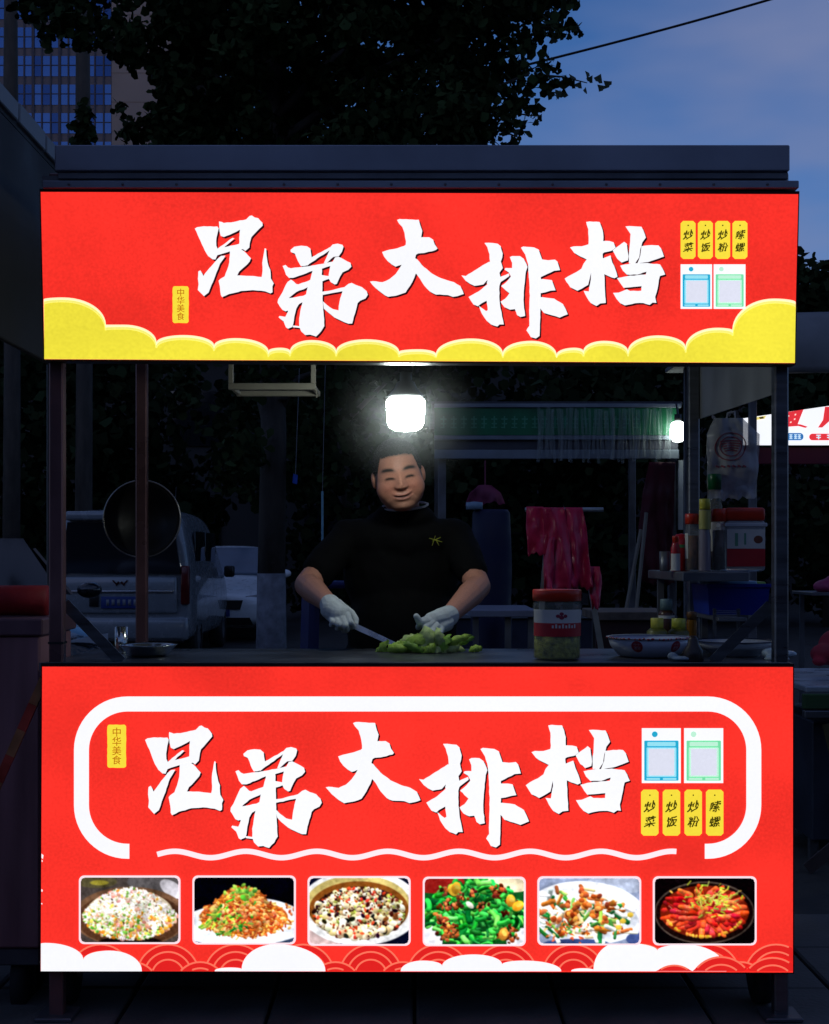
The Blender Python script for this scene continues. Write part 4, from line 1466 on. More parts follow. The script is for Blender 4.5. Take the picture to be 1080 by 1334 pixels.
def build_greens():
    root = thing('sliced_greens', 'heap of bright green leafy vegetables on the steel counter', 'vegetable', P(552, 850, 3.97))
    ms = [mat('lettuce_green', (0.40, 0.60, 0.07), 0.5, 0, 0.35, 30, bump=0.3, bscale=120), mat('lettuce_pale', (0.62, 0.74, 0.26), 0.5, 0, 0.3, 30, bump=0.3, bscale=120),
          mat('lettuce_deep', (0.22, 0.42, 0.04), 0.5, 0, 0.35, 30, bump=0.3, bscale=120)]
    r = random.Random(21)
    lst = [(598, 833, 30, 10, 8), (606, 835, 24, 9, -12), (545, 832, 30, 20, 20), (556, 830, 26, 22, 70), (566, 834, 24, 20, 110), (526, 841, 26, 18, 15), (518, 845, 22, 14, 25), (538, 843, 26, 20, 60),
           (550, 845, 26, 20, -20), (562, 846, 26, 18, 10), (575, 842, 28, 18, 30), (586, 845, 26, 16, -10), (532, 834, 22, 16, 40), (571, 829, 20, 16, 85), (580, 837, 22, 14, 50), (512, 849, 16, 8, 0), (595, 848, 20, 10, 10)]
    for i in range(38):
        if i < len(lst):
            px, py, L, W, ang = lst[i]
            Y = 3.95 + r.uniform(-.03, .03)
        else:
            px = r.gauss(553, 22)
            py = 850 - abs(r.gauss(0, 9)) * max(.2, 1 - abs(px - 553) / 60)
            L, W, ang = r.uniform(14, 26), r.uniform(8, 16), r.uniform(-60, 90)
            Y = 3.96 + r.uniform(-.05, .05)
        k = Y / FPX
        c = P(px, py, Y)
        c.z = max(c.z, 1.0 + W * k * .35)
        rot = Matrix.Rotation(-R(ang), 3, 'Y') @ Matrix.Rotation(R(r.uniform(35, 80)), 3, 'X') @ Matrix.Rotation(R(r.uniform(-40, 40)), 3, 'Z')
        me = leaf_blade(c, rot, L * k * 1.2, W * k * 1.3, .012, .0065, r.uniform(0, 6), 9, 7)
        for v in me.vertices:
            if v.co.z < 1.0015:
                v.co.z = 1.0015
        link('leaf', me, ms[r.choice((0, 0, 1, 1, 2))], root, True)


build_greens()

# ------------------------------------------------------------------ jars, basins and bottles on the cart
GLASS = mat('clear_glass', (0.55, 0.60, 0.58), 0.06, 0, 0, alpha=0.16, spec=0.7)
REDLID = mat('red_plastic_lid', (0.62, 0.035, 0.012), 0.35, 0, 0.1)
WHITEP = mat('white_label_paper', (0.62, 0.60, 0.56), 0.6)
REDP = mat('red_label_paper', (0.5, 0.02, 0.03), 0.5)


def label_band(c, r, z0, z1, a0, a1, m, name, parent, n=16, squash=1.0):
    V, F = [], []
    for i in range(n + 1):
        a = R(a0 + (a1 - a0) * i / n)
        for z in (z0, z1):
            V.append((c[0] + r * math.cos(a), c[1] + r * squash * math.sin(a), z))
    for i in range(n):
        F.append((2 * i, 2 * i + 2, 2 * i + 3, 2 * i + 1))
    me = bpy.data.meshes.new(name)
    me.from_pydata(V, [], F)
    return link(name, me, m, parent, True)


def wrap_text(txt, c, r, z, h, ang, m, parent, name='lettering', sx=1.0):
    me = text_mesh(txt, 1.0, name)
    n = len(me.vertices)
    if not n:
        return
    co = np.zeros(n * 3)
    me.vertices.foreach_get('co', co)
    co = co.reshape(-1, 3)
    y0, y1 = co[:, 1].min(), co[:, 1].max()
    s = h / (y1 - y0)
    a = R(ang) + co[:, 0] * s * sx / r
    out = np.stack([c[0] + r * np.cos(a), c[1] + r * np.sin(a), z + (co[:, 1] - (y0 + y1) / 2) * s], -1)
    me.vertices.foreach_set('co', out.ravel())
    me.update()
    link(name, me, m, parent)


def build_pickle_jar():
    Y = 3.69
    c = P(725.5, 0, Y)
    k = Y / FPX
    zt = P(0, 768, Y).z
    r = 31.0 * k
    root = thing('pickle_jar', 'squat clear jar of green pickles with red lid on the counter edge', 'jar', (c.x, Y, 1.0))
    z = lambda f: 1.0005 + (zt - 1.0) * f
    MB().lathe([(0, z(0)), (r * .93, z(0)), (r, z(.03)), (r, z(.72)), (r * 1.01, z(.75)), (r * 1.0, z(.80)), (r * .93, z(.84)), (r * .93, z(.86)), (0, z(.86))], (c.x, Y, 0), 40).build('glass_body', GLASS, root, True)
    pk = mat('pickled_greens', (0.34, 0.32, 0.05), 0.45, 0, 0.6, 70, bump=0.5, bscale=120)
    MB().lathe([(0, z(.02)), (r * .93, z(.02)), (r * .95, z(.05)), (r * .95, z(.66)), (0, z(.68))], (c.x, Y, 0), 36).build('pickles', pk, root, True)
    lid = MB()
    lid.lathe([(0, z(1.0)), (r * .99, z(1.0)), (r * 1.02, z(.985)), (r * 1.02, z(.84)), (r * .96, z(.835))], (c.x, Y, 0), 64)
    lid.build('lid', REDLID, root, True)
    label_band(c, r * 1.006, z(.53), z(.72), 192, 348, WHITEP, 'label_top', root)
    label_band(c, r * 1.007, z(.34), z(.53), 192, 348, REDP, 'label_bottom', root)
    crest = mat('label_crest_ink', (0.25, 0.02, 0.05), 0.6)
    m = MB()
    cx = R(275)
    for (du, dz, w_) in ((0, .012, .006), (-.010, .006, .006), (.010, .006, .006), (0, .002, .007)):
        a = cx + du / r
        m.ell((c.x + r * 1.008 * math.cos(a), Y + r * 1.008 * math.sin(a), z(.60) + dz), (w_, .0008, w_ * .8))
    m.build('crest', crest, root)
    for i_ in range(8):
        label_band(c, r * 1.011, z(.46), z(.50) + .003 * (i_ % 2), 252 + 8 * i_, 256.5 + 8 * i_, WHITEP, 'label_mark', root, 3)
    return root


build_pickle_jar()


def bottle(name, label, cat, px, base_z, Y, h, prof, m, capm=None, cap=None, labelm=None, lab=(.2, .5), liquid=None, n=20, arc=(190, 350)):
    c = P(px, 0, Y)
    root = thing(name, label, cat, (c.x, Y, base_z))
    z0 = base_z + .0006
    MB().lathe([(r, z0 + h * z) for r, z in prof], (c.x, Y, 0), n).build('body', m, root, True)
    rm = max(r for r, _ in prof)
    if liquid:
        lm, lv = liquid
        MB().lathe([(0, z0 + h * .03), (rm * .9, z0 + h * .03), (rm * .92, z0 + h * lv), (0, z0 + h * lv)], (c.x, Y, 0), n).build('contents', lm, root, True)
    if cap:
        rc, za, zb = cap
        MB().lathe([(0, z0 + h * za), (rc, z0 + h * za), (rc, z0 + h * (zb - .01)), (rc * .93, z0 + h * zb), (0, z0 + h * zb)], (c.x, Y, 0), n).build('cap', capm, root, True)
    if labelm:
        label_band(c, rm * 1.012, z0 + h * lab[0], z0 + h * lab[1], arc[0], arc[1], labelm, 'label', root)
    return root


BROWNLIQ = mat('dark_sauce', (0.06, 0.022, 0.012), 0.3)
OIL = mat('chili_oil', (0.20, 0.07, 0.02), 0.35, 0, 0.4, 60)
AMBER = mat('amber_plastic', (0.45, 0.42, 0.12), 0.35)
YCAP = mat('yellow_cap', (0.55, 0.50, 0.06), 0.4)


def build_shelf_items():
    z = SHELF_Z
    s = lambda Y: Y / FPX
    Y = 4.05
    straight = lambda r: [(0, 0), (r * .95, 0), (r, .02), (r, .72), (r * .9, .8), (r * .88, .86), (0, .86)]
    bottle('spice_jar', 'slim clear spice jar with orange red lid at the left end of the shelf group', 'jar', 901.5, z, Y, 75 * s(Y), straight(.0215), GLASS, REDLID, (.0215, .82, 1.0), WHITEP, (.22, .66), (OIL, .62), arc=(182, 225))
    bottle('sauce_bottle', 'yellow topped sauce bottle with pale neck between two red lidded jars', 'bottle', 918, z, Y - .02, 94 * s(Y), [(0, 0), (.018, 0), (.0185, .02), (.0185, .48), (.015, .56), (.0155, .6), (.015, .86), (0, .86)], mat('sauce_glass', (0.25, 0.22, 0.26), 0.15, 0, 0.1), YCAP, (.0165, .85, 1.0), AMBER, (.58, .84))
    bottle('pepper_jar', 'dark glass jar with bright red cap touching the big white tub', 'jar', 936.5, z, Y - .01, 81 * s(Y), straight(.0205), GLASS, REDLID, (.0225, .80, 1.0), None, (.2, .5), (BROWNLIQ, .66))
    bottle('vinegar_bottle', 'tall clear bottle with dark green cap in front of the hanging bag', 'bottle', 931, z, Y + .16, 126 * s(Y + .16), [(0, 0), (.026, 0), (.027, .02), (.027, .62), (.02, .74), (.0185, .88), (0, .88)], GLASS, mat('green_cap', (0.005, 0.10, 0.03), 0.3), (.021, .84, 1.0), WHITEP, (.2, .5), (BROWNLIQ, .3))
    # big tub
    c = P(966, 0, Y + .03)
    w, d = .062, .055
    root = thing('seasoning_tub', 'big square clear tub with wide red lid and red white label on the shelf', 'tub', (c.x, Y + .03, z))
    h = 83 * s(Y)
    tp = mat('clear_plastic', (0.62, 0.64, 0.68), 0.25, 0, 0.05, trans=0.55, ior=1.3)
    MB().box((c.x - w, Y + .03 - d, z + .0005), (c.x + w, Y + .03 + d, z + h * .80), .012, seg=3).build('body', tp, root, True)
    MB().box((c.x - w - .003, Y + .03 - d - .003, z + h * .70), (c.x + w + .003, Y + .03 + d + .003, z + h * .76), .002).build('rim', mat('pale_plastic', (0.5, 0.52, 0.58), 0.3), root)
    MB().box((c.x - w + .001, Y + .03 - d + .001, z + h * .79), (c.x + w - .001, Y + .03 + d - .001, z + h), .01, seg=3).build('lid', REDLID, root, True)
    yl = Y + .03 - d - .001
    MB().box((c.x - w * .94, yl, z + h * .36), (c.x + w * .94, yl - .0008, z + h * .66)).build('label_top', WHITEP, root)
    MB().box((c.x - w * .94, yl, z + h * .08), (c.x + w * .94, yl - .0008, z + h * .355)).build('label_bottom', REDP, root)
    MB().ell((c.x + w * .6, yl - .001, z + h * .5), (.014, .0008, .012)).build('label_picture', mat('label_brown', (0.16, 0.05, 0.03), 0.6), root)
    MB().box((c.x - w * .55, yl - .0009, z + h * .40), (c.x - w * .4, yl - .0016, z + h * .60)).box((c.x - w * .1, yl - .0009, z + h * .42), (c.x, yl - .0016, z + h * .60)).build('label_figure', mat('label_green', (0.12, 0.3, 0.2), 0.6), root)
    # small red bottle, squeeze bottle, tin
    bottle('chili_bottle', 'small red bottle with white label on the shelf end', 'bottle', 880, z, Y, 46 * s(Y), [(0, 0), (.014, 0), (.0145, .02), (.0145, .66), (.01, .78), (.009, .85), (0, .85)], mat('red_bottle', (0.42, 0.012, 0.016), 0.3), REDLID, (.0095, .82, 1.0), WHITEP, (.02, .5))
    bottle('chili_can', 'round red can with green stripe behind the small red bottle', 'can', 888, z, Y + .09, 50 * s(Y), [(0, 0), (.026, 0), (.027, .03), (.027, .8), (.018, .97), (0, 1)], mat('red_tin', (0.40, 0.01, 0.02), 0.3), labelm=mat('green_stripe', (0.06, 0.25, 0.08), 0.5), lab=(.62, .70))
    bottle('salt_cup', 'little grey metal cup at the shelf corner', 'cup', 866, z, Y + .02, 26 * s(Y), [(0, 0), (.015, 0), (.0155, .03), (.017, 1), (.015, 1), (.0135, .06), (0, .06)], M_STEELD)
    # blue crate with lighter lid below
    Yc = 4.12
    a, b = P(920, 798, Yc), P(1001, 762, Yc)
    root = thing('blue_crate', 'deep blue plastic crate under the shelf holding a pale blue packet', 'crate', ((a.x + b.x) / 2, Yc, SHELF2_Z))
    bl = mat('blue_plastic', (0.012, 0.035, 0.33), 0.4)
    zb = SHELF2_Z + .0006
    zt = b.z
    pro = []
    for f, zz in ((.92, zb), (1.0, zt)):
        ww, dd = (b.x - a.x) / 2 * f, .12 * f
        pro.append([Vector(((a.x + b.x) / 2 + sx * ww, Yc + .1 + sy * dd, zz)) for sx, sy in ((-1, -1), (1, -1), (1, 1), (-1, 1))])
    cr_ = MB()
    for i in range(4):
        j = (i + 1) % 4
        cr_.poly([pro[0][i], pro[0][j], pro[1][j], pro[1][i]])
    cr_.poly(list(reversed(pro[0])))
    bmesh.ops.remove_doubles(cr_.bm, verts=cr_.bm.verts[:], dist=1e-5)
    o = cr_.build('tray', bl, root)
    md = o.modifiers.new('s', 'SOLIDIFY')
    md.thickness = .004
    MB().box((a.x - .004, Yc - .026, zt - .008), (b.x + .004, Yc - .02, zt + .004), .002).build('rim', bl, root)
    pk = thing('blue_packet', 'pale blue packet with green corner lying in the crate', 'packet', P(955, 770, Yc + .06))
    MB().box(P(921, 778, Yc + .03), P(975, 756, Yc + .15), .008, seg=2).build('wrapper', mat('pale_blue_wrap', (0.20, 0.42, 0.62), 0.35), pk, True)
    MB().box(P(976, 778, Yc + .035), P(987, 757, Yc + .14), .006, seg=2).build('green_end', mat('lime_wrap', (0.22, 0.42, 0.05), 0.4), pk, True)
    tr = thing('wire_tray', 'little grey wire tray tucked under the blue crate', 'tray', P(945, 806, 4.0))
    for k in range(5):
        MB().tube([P(930, 796 + 2.4 * k, 3.99), P(963, 796 + 2.4 * k, 3.99)], .0012, 5).build('wire', M_STEEL, tr)
    MB().box(P(930, 793, 3.985), P(932, 852, 4.0)).build('leg', M_STEEL, tr)
    MB().box(P(961, 793, 3.985), P(963, 852, 4.0)).build('leg', M_STEEL, tr)


build_shelf_items()


def build_basins():
    # enamel basin
    Y = 3.79
    c = P(845, 0, Y)
    k = Y / FPX
    R0 = 55 * k
    zt = P(0, 829, Y).z
    h = zt - 1.0
    root = thing('enamel_basin', 'white enamel basin with red round emblems and red flowered rim', 'basin', (c.x, Y, 1.0))
    en = mat('white_enamel', (0.50, 0.54, 0.66), 0.2, 0, 0.06)
    MB().lathe([(0, 1.0006), (R0 * .62, 1.0006), (R0 * .72, 1 + h * .08), (R0 * .90, 1 + h * .55), (R0 * .955, 1 + h * .93), (R0 * .94, 1 + h * .93), (R0 * .88, 1 + h * .55), (R0 * .68, 1 + h * .12), (0, 1 + h * .1)], (c.x, Y, 0), 48).build('bowl', en, root, True)
    rim = MB().lathe([(R0 * .93, 1 + h * .90), (R0 * 1.0, 1 + h * .97), (R0 * 1.0, 1 + h), (R0 * .92, 1 + h * .98)], (c.x, Y, 0), 48)
    rim.build('rim', en, root, True)
    red = mat('enamel_red', (0.36, 0.02, 0.035), 0.3)
    r = random.Random(8)
    for i in range(26):
        a = R(188 + 164 * i / 25) if i < 26 else 0
        a += r.uniform(-.03, .03)
        q = R0 * r.uniform(.965, 1.004)
        MB().ell((c.x + q * math.cos(a), Y + q * math.sin(a), 1 + h * r.uniform(.955, 1.0)), (.0035 * r.uniform(.6, 1.6), .003, .0028)).build('rim_flower', red, root)
    for ang in (243, 303):
        a = R(ang)
        n = 18
        V = []
        for j in range(n):
            t = 2 * math.pi * j / n
            da = .15 * math.cos(t)
            zz = 1 + h * (.60 + .28 * math.sin(t))
            f = .90 if zz < 1 + h * .55 else .90 + .055 * (zz - 1 - h * .55) / (h * .38)
            f = np.interp((zz - 1) / h, [.08, .55, .93], [.72, .90, .955])
            V.append((c.x + R0 * (f + .006) * math.cos(a + da), Y + R0 * (f + .006) * math.sin(a + da), zz))
        cz = 1 + h * .60
        f = np.interp(.60, [.08, .55, .93], [.72, .90, .955])
        V.append((c.x + R0 * (f + .008) * math.cos(a), Y + R0 * (f + .008) * math.sin(a), cz))
        me = bpy.data.meshes.new('emblem')
        me.from_pydata(V, [], [(j, (j + 1) % n, n) for j in range(n)])
        link('emblem', me, red, root, True)
        mk = MB()
        for (u, v_, uw, vh) in ((0, .12, .10, .015), (0, 0, .08, .015), (0, -.12, .10, .015), (-.04, 0, .015, .16), (.04, 0, .015, .16)):
            pts = []
            for su, sv in ((-1, -1), (1, -1), (1, 1), (-1, 1)):
                zz = .60 + v_ + sv * vh
                f = np.interp(zz, [.08, .55, .93], [.72, .90, .955]) + .014
                pts.append((c.x + R0 * f * math.cos(a + u + su * uw), Y + R0 * f * math.sin(a + u + su * uw), 1 + h * zz))
            mk.poly(pts)
        mk.build('emblem_strokes', mat('emblem_pale', (0.40, 0.16, 0.18), 0.4), root)
    # bottles standing behind / in the basins
    bottle('squeeze_bottle', 'round lime green capped bottle leaning out of the enamel basin', 'bottle', 856, 1.003, 3.93, 44 * 3.93 / FPX, [(0, 0), (.03, 0), (.031, .05), (.031, .6), (.02, .7), (0, .7)], mat('olive_bottle', (0.12, 0.12, 0.02), 0.4), YCAP, (.019, .66, 1.0))
    bottle('mustard_bottle', 'second lime capped bottle beside the amber jar behind the enamel basin', 'bottle', 884, 1.003, 3.95, 43 * 3.95 / FPX, [(0, 0), (.03, 0), (.031, .05), (.031, .6), (.02, .7), (0, .7)], mat('olive_bottle', (0.12, 0.12, 0.02), 0.4), mat('olive_cap', (0.45, 0.45, 0.05), 0.4), (.021, .62, 1.0))
    bottle('soy_bottle', 'dark bottle with grey green top rising behind the lime caps', 'bottle', 868, 1.003, 4.02, 66 * 4.02 / FPX, [(0, 0), (.024, 0), (.025, .02), (.025, .70), (.016, .8), (0, .8)], BROWNLIQ, mat('grey_green_cap', (0.16, 0.24, 0.24), 0.4), (.019, .78, 1.0), WHITEP, (.62, .68))
    bottle('amber_jar', 'small amber jar right of the lime capped bottles', 'jar', 901, 1.003, 4.0, 50 * 4.0 / FPX, straight_prof(.016), mat('amber_glass', (0.25, 0.10, 0.01), 0.2), mat('amber_cap', (0.16, 0.07, 0.02), 0.4), (.015, .8, 1.0))
    # pale second bowl
    Y2 = 3.83
    c2 = P(957, 0, Y2)
    r2 = 52 * Y2 / FPX
    z2 = P(0, 834, Y2).z
    bw = mat('grey_white_bowl', (0.46, 0.48, 0.52), 0.3)
    root = thing('white_bowl', 'plain pale bowl behind the right corner brace', 'bowl', (c2.x, Y2, 1.0))
    h2 = z2 - 1
    MB().lathe([(0, 1.0006), (r2 * .6, 1.0006), (r2 * .62, 1 + h2 * .1), (r2 * .85, 1 + h2 * .5), (r2 * .97, 1 + h2 * .95), (r2 * .95, 1 + h2 * .95), (r2 * .82, 1 + h2 * .52), (0, 1 + h2 * .16)], (c2.x, Y2, 0), 40).build('bowl', bw, root, True)
    MB().lathe([(r2 * .94, 1 + h2 * .94), (r2 * 1.0, 1 + h2 * .97), (r2 * 1.0, 1 + h2 * 1.01), (r2 * .94, 1 + h2)], (c2.x, Y2, 0), 40).build('rim', mat('blue_rim', (0.05, 0.07, 0.14), 0.3), root, True)
    # dark lidded pot in front
    bottle('condiment_pot', 'little dark round topped pot in front of the two bowls', 'pot', 903, 1.0, 3.62, 33 * 3.62 / FPX, [(0, 0), (.028, 0), (.03, .04), (.027, .42), (.016, .66), (.014, .86), (.008, 1.0), (0, 1.0)], mat('dark_brown_pot', (0.03, 0.02, 0.018), 0.35))
    # folded cloth by the pot
    fc = MB()
    fc.ell(P(888, 858, 3.61), (.03, .02, .007)).ell(P(876, 855, 3.62), (.014, .014, .012))
    tag(link('dish_cloth', remeshed(fc, .004, 3, .5, 'dish_cloth'), mat('blue_grey_cloth', (0.22, 0.28, 0.34), 0.8), None, True), 'crumpled blue grey dish cloth on the counter by the dark pot', 'cloth')
    fc = MB()
    fc.ell(P(1012, 858, 3.66), (.035, .03, .012)).ell(P(1028, 852, 3.70), (.022, .02, .010)).ell(P(1006, 851, 3.7), (.03, .03, .016))
    tag(link('plastic_wrap', remeshed(fc, .004, 3, .5, 'plastic_wrap'), mat('wrap_film', (0.42, 0.52, 0.58), 0.2), None, True), 'scrunched clear plastic wrap at the foot of the right front post', 'plastic wrap')
    # steel basin and ladle cup at left
    Y3 = 3.80
    c3 = P(193, 0, Y3)
    r3 = 38.5 * Y3 / FPX
    z3 = P(0, 839.5, Y3).z
    h3 = z3 - 1
    root = thing('steel_basin', 'shallow stainless steel basin at the left end of the counter', 'basin', (c3.x, Y3, 1.0))
    st = mat('polished_steel', (0.55, 0.58, 0.56), 0.18, 0.95, 0.08, 20)
    MB().lathe([(0, 1.0006), (r3 * .55, 1.0006), (r3 * .72, 1 + h3 * .25), (r3 * .93, 1 + h3 * .9), (r3 * 1.0, 1 + h3), (r3 * .98, 1 + h3 * 1.03), (r3 * .9, 1 + h3 * .92), (r3 * .7, 1 + h3 * .32), (0, 1 + h3 * .1)], (c3.x, Y3, 0), 48).build('bowl', st, root, True)
    bottle('steel_cup', 'upright steel cup beside the shallow steel basin', 'cup', 158, 1.0, 3.93, 34 * 3.93 / FPX, [(0, 0), (.018, 0), (.0185, .02), (.02, 1), (.0185, 1), (.017, .06), (0, .06)], st)


def straight_prof(r):
    return [(0, 0), (r * .95, 0), (r, .02), (r, .72), (r * .9, .8), (r * .88, .86), (0, .86)]


build_basins()


def build_hung():
    # wok hung on the rear left post
    Y = 4.64
    c = P(185, 676, Y)
    r = 50 * Y / FPX
    root = thing('wok', 'round black wok hung upright on the rear left post', 'wok', c)
    rot = Matrix.Rotation(R(90), 3, 'X')
    n = 56
    blk = mat('seasoned_iron', (0.012, 0.011, 0.011), 0.5, 0.2, 0.3, 20)
    MB().lathe([(0, -.075), (r * .35, -.068), (r * .65, -.045), (r * .88, -.015), (r, 0), (r * .985, .002), (r * .86, -.011), (r * .63, -.040), (r * .33, -.062), (0, -.069)], c, n, Matrix.Rotation(R(90), 3, 'X')).build('pan', blk, root, True)
    ring = [c + Vector((r * math.cos(2 * math.pi * k / 64), -.001, r * math.sin(2 * math.pi * k / 64))) for k in range(65)]
    MB().tube(ring, .0028, 6, cap=False).build('rim', mat('worn_rim_steel', (0.5, 0.46, 0.40), 0.3, 0.9), root, True)
    MB().tube([c + Vector((-.02, -.004, r)), c + Vector((-.014, -.03, r + .03)), c + Vector((.014, -.03, r + .03)), c + Vector((.02, -.004, r))], .004, 8).build('loop_handle', blk, root, True)
    # pale tray frame slung under the roof
    Y = 4.3
    tr = thing('tray_rack', 'pale rectangular frame slung under the stall roof left of the bulb', 'rack', P(354, 505, Y))
    fm = mat('pale_painted_frame', (0.34, 0.32, 0.26), 0.6)
    a, b = P(297, 470, Y), P(411, 506, Y)
    zt = 2.31
    MB().box((a.x, Y, b.z - .003), (b.x, Y + .025, b.z + .018), .002).build('front_bar', fm, tr)
    for x in (a.x + .008, b.x - .008):
        MB().box((x - .008, Y + .002, b.z + .018), (x + .008, Y + .023, zt), .002).build('hanger', fm, tr)
    MB().box((a.x, Y + .20, b.z), (b.x, Y + .22, b.z + .018), .002).build('rear_bar', fm, tr)
    for x in (a.x + .008, b.x - .008):
        MB().box((x - .007, Y + .025, b.z + .002), (x + .007, Y + .2, b.z + .016), .002).build('side_bar', fm, tr)
    MB().tube([P(412, 506, Y), P(412.5, 518, Y)], .002, 5).build('hook', fm, tr)
    # white carrier bag on the side valance
    Y = 4.22
    V, F = [], []
    nx, nz = 22, 30
    for s_, side in ((-1, 0), (1, 1)):
        for j in range(nz + 1):
            f = j / nz
            py = 545 + 104 * f
            if f < .2:
                xl, xr = 921 + 9 * (1 - f / .2), 967 + 23 * (f / .2)
            else:
                xl, xr = 921, 990 - 6 * (f - .2)
            for i in range(nx + 1):
                u = i / nx
                px = xl + (xr - xl) * u
                e = math.sin(math.pi * u) ** .6
                pyy = py + (3.0 * math.sin(u * 23) + 2 * math.sin(u * 41)) * max(0, f - .8) * 5 * .6 + 9 * (.5 - abs(u - .3)) * max(0, f - .7)
                p = P(px, pyy, Y)
                k = mnoise.noise(Vector((px * .07, py * .045, side * 5 + 1))) * .016 + mnoise.noise(Vector((px * .16, py * .12, side * 9))) * .006
                p.y = Y + s_ * (.028 * e * math.sin(math.pi * min(1, f + .12))) + k
                V.append(p)
    m_ = (nx + 1) * (nz + 1)
    for side in range(2):
        for j in range(nz):
            for i in range(nx):
                a = side * m_ + j * (nx + 1) + i
                F.append((a, a + 1, a + nx + 2, a + nx + 1))
    me = bpy.data.meshes.new('sack')
    me.from_pydata(V, [], F)
    bag = thing('carrier_bag', 'white plastic carrier bag with faded red print hanging between the right posts', 'bag', P(955, 545, Y))
    bm_ = mat('thin_white_plastic', (0.52, 0.54, 0.58), 0.3, 0, 0.15, 20, alpha=0.55)
    link('sack', me, bm_, bag, True)
    # red print on the bag, laid on its front sheet
    co = [V[i] for i in range(m_)]
    def onbag(u, f):
        i, j = u * nx, f * nz
        i0, j0 = min(nx - 1, int(i)), min(nz - 1, int(j))
        q = co[j0 * (nx + 1) + i0].lerp(co[j0 * (nx + 1) + i0 + 1], i - i0)
        w = co[(j0 + 1) * (nx + 1) + i0].lerp(co[(j0 + 1) * (nx + 1) + i0 + 1], i - i0)
        return q.lerp(w, j - j0) + Vector((0, -.0025, 0))
    pr = mat('faded_red_print', (0.26, 0.06, 0.09), 0.5, 0, 0.3, 60)
    for ring_r in (.15, .105):
        pts = [onbag(.42 + ring_r * 1.9 * math.cos(t * math.pi / 20), .36 + ring_r * 1.15 * math.sin(t * math.pi / 20)) for t in range(41)]
        MB().tube(pts, .0022, 4, cap=False).build('print_ring', pr, bag)
    for k in range(5):
        MB().tube([onbag(.22 + .02 * k, .30 + .03 * k), onbag(.42, .285 + .03 * k), onbag(.62 - .02 * k, .30 + .03 * k)], .0026, 4).build('print_line', pr, bag)
    for k in range(6):
        MB().tube([onbag(.16 + .1 * k, .60), onbag(.22 + .1 * k, .615)], .004, 4).build('print_letter', pr, bag)
    hk = MB().tube([P(946, 549, Y), P(948, 538, Y), P(957, 536, Y), P(958, 549, Y)], .003, 6)
    hk.build('handle', bm_, bag, True)


build_hung()

# ------------------------------------------------------------------ neighbouring stalls
def build_left_neighbour():
    root = thing('neighbour_cart', 'closed steel cart with a tall canopy side standing left of the red stall', 'food stall', (-1.5, 4.0, 0))
    red_reflect_steel = mat('cart_steel_red_reflection', (0.36, 0.17, 0.18), 0.42, 0.15, 0.3, 3, streak=(6, 1, .6))  # steel front; the red it mirrors is mixed into its colour
    Y = 3.62
    a, b = P(-40, 812, Y), P(57, 1236, Y)
    MB().box((-1.9, Y, b.z), (P(52, 0, Y).x, 3.95, P(0, 828, Y).z), .006).build('cabinet', red_reflect_steel, root)
    MB().box((-1.9, Y - .012, P(0, 828, Y).z), (P(57, 0, Y).x, 3.97, P(0, 806, Y).z), .004).build('counter_edge', mat('edge_steel_red_reflection', (0.24, 0.13, 0.15), 0.4, 0.2, 0.25, 6), root)  # counter edge: mirrored red coloured in here as well
    MB().box((-1.9, Y + .01, b.z - .05), (P(50, 0, Y).x, 3.93, b.z - .003), .004).build('plinth', M_STEELD, root)
    for x in (-1.1, -1.8):
        for y in (3.74, 3.86):
            MB().tube([(x - .02, y, .10), (x + .02, y, .10)], .1, 24).build('wheel', M_DARK, root, True)
    # canopy side sheet seen edge-on above, posts
    cx = -1.155
    sheet = mat('grey_canopy_sheet', (0.04, 0.039, 0.039), 0.7, 0, 0.4, 3)
    MB().box((cx - .02, 2.4, 1.9), (cx, 4.35, 2.53), .003).build('canopy_side', sheet, root)
    MB().box((-2.2, 2.4, 2.53), (cx + .0, 4.4, 2.56)).build('canopy_roof', sheet, root)
    trim = mat('pale_canopy_trim', (0.24, 0.25, 0.26), 0.5, 0.2, 0.3, 5)
    for k in range(7):
        y0 = 2.42 + .28 * k
        MB().box((cx - .01, y0, 2.545), (cx + .012, y0 + .262, 2.60 + .004 * (k % 2)), .003).build('roof_trim', trim, root)
    for y in (3.66, 4.33):
        MB().box((cx - .05, y - .018, 0.0), (cx - .014, y + .018, 2.53), .003).build('post', M_STEELD, root)
    # red awning roll lying on the counter
    z = P(0, 784, 3.75).z
    r_ = 20 * 3.75 / FPX
    zc = P(0, 806, Y).z + r_ + .001
    roll = MB()
    n = 40
    pts = [(x, 3.78, zc) for x in np.linspace(-1.85, P(62, 0, 3.78).x, 8)]
    roll.tube(pts, r_, 28)
    o = roll.build('awning_roll', mat('red_awning_cloth', (0.34, 0.012, 0.014), 0.6, 0, 0.25, 10, bump=0.2, bscale=40), None, True)
    tag(o, 'rolled red awning cloth lying on the left cart', 'awning')
    # striped prop leaning against the cart
    a, b = P(-12, 1060, 3.52), P(58, 884, 3.52)
    root2 = thing('prop_pole', 'red and orange striped prop leaning across the left cart', 'pole', a)
    low = P(-150, 1395, 3.52)
    low.z = max(low.z, .002)
    cols = [mat('prop_red', (0.42, 0.05, 0.03), 0.5, 0, 0.3, 20), mat('prop_orange', (0.42, 0.17, 0.07), 0.5, 0, 0.3, 20)]
    n = 14
    for i in range(n):
        p, q = low.lerp(b, i / n), low.lerp(b, (i + .995) / n)
        MB().bar(p, q, .024, .010, up=(0, 1, 0)).build('prop_band', cols[i % 2], root2)


build_left_neighbour()


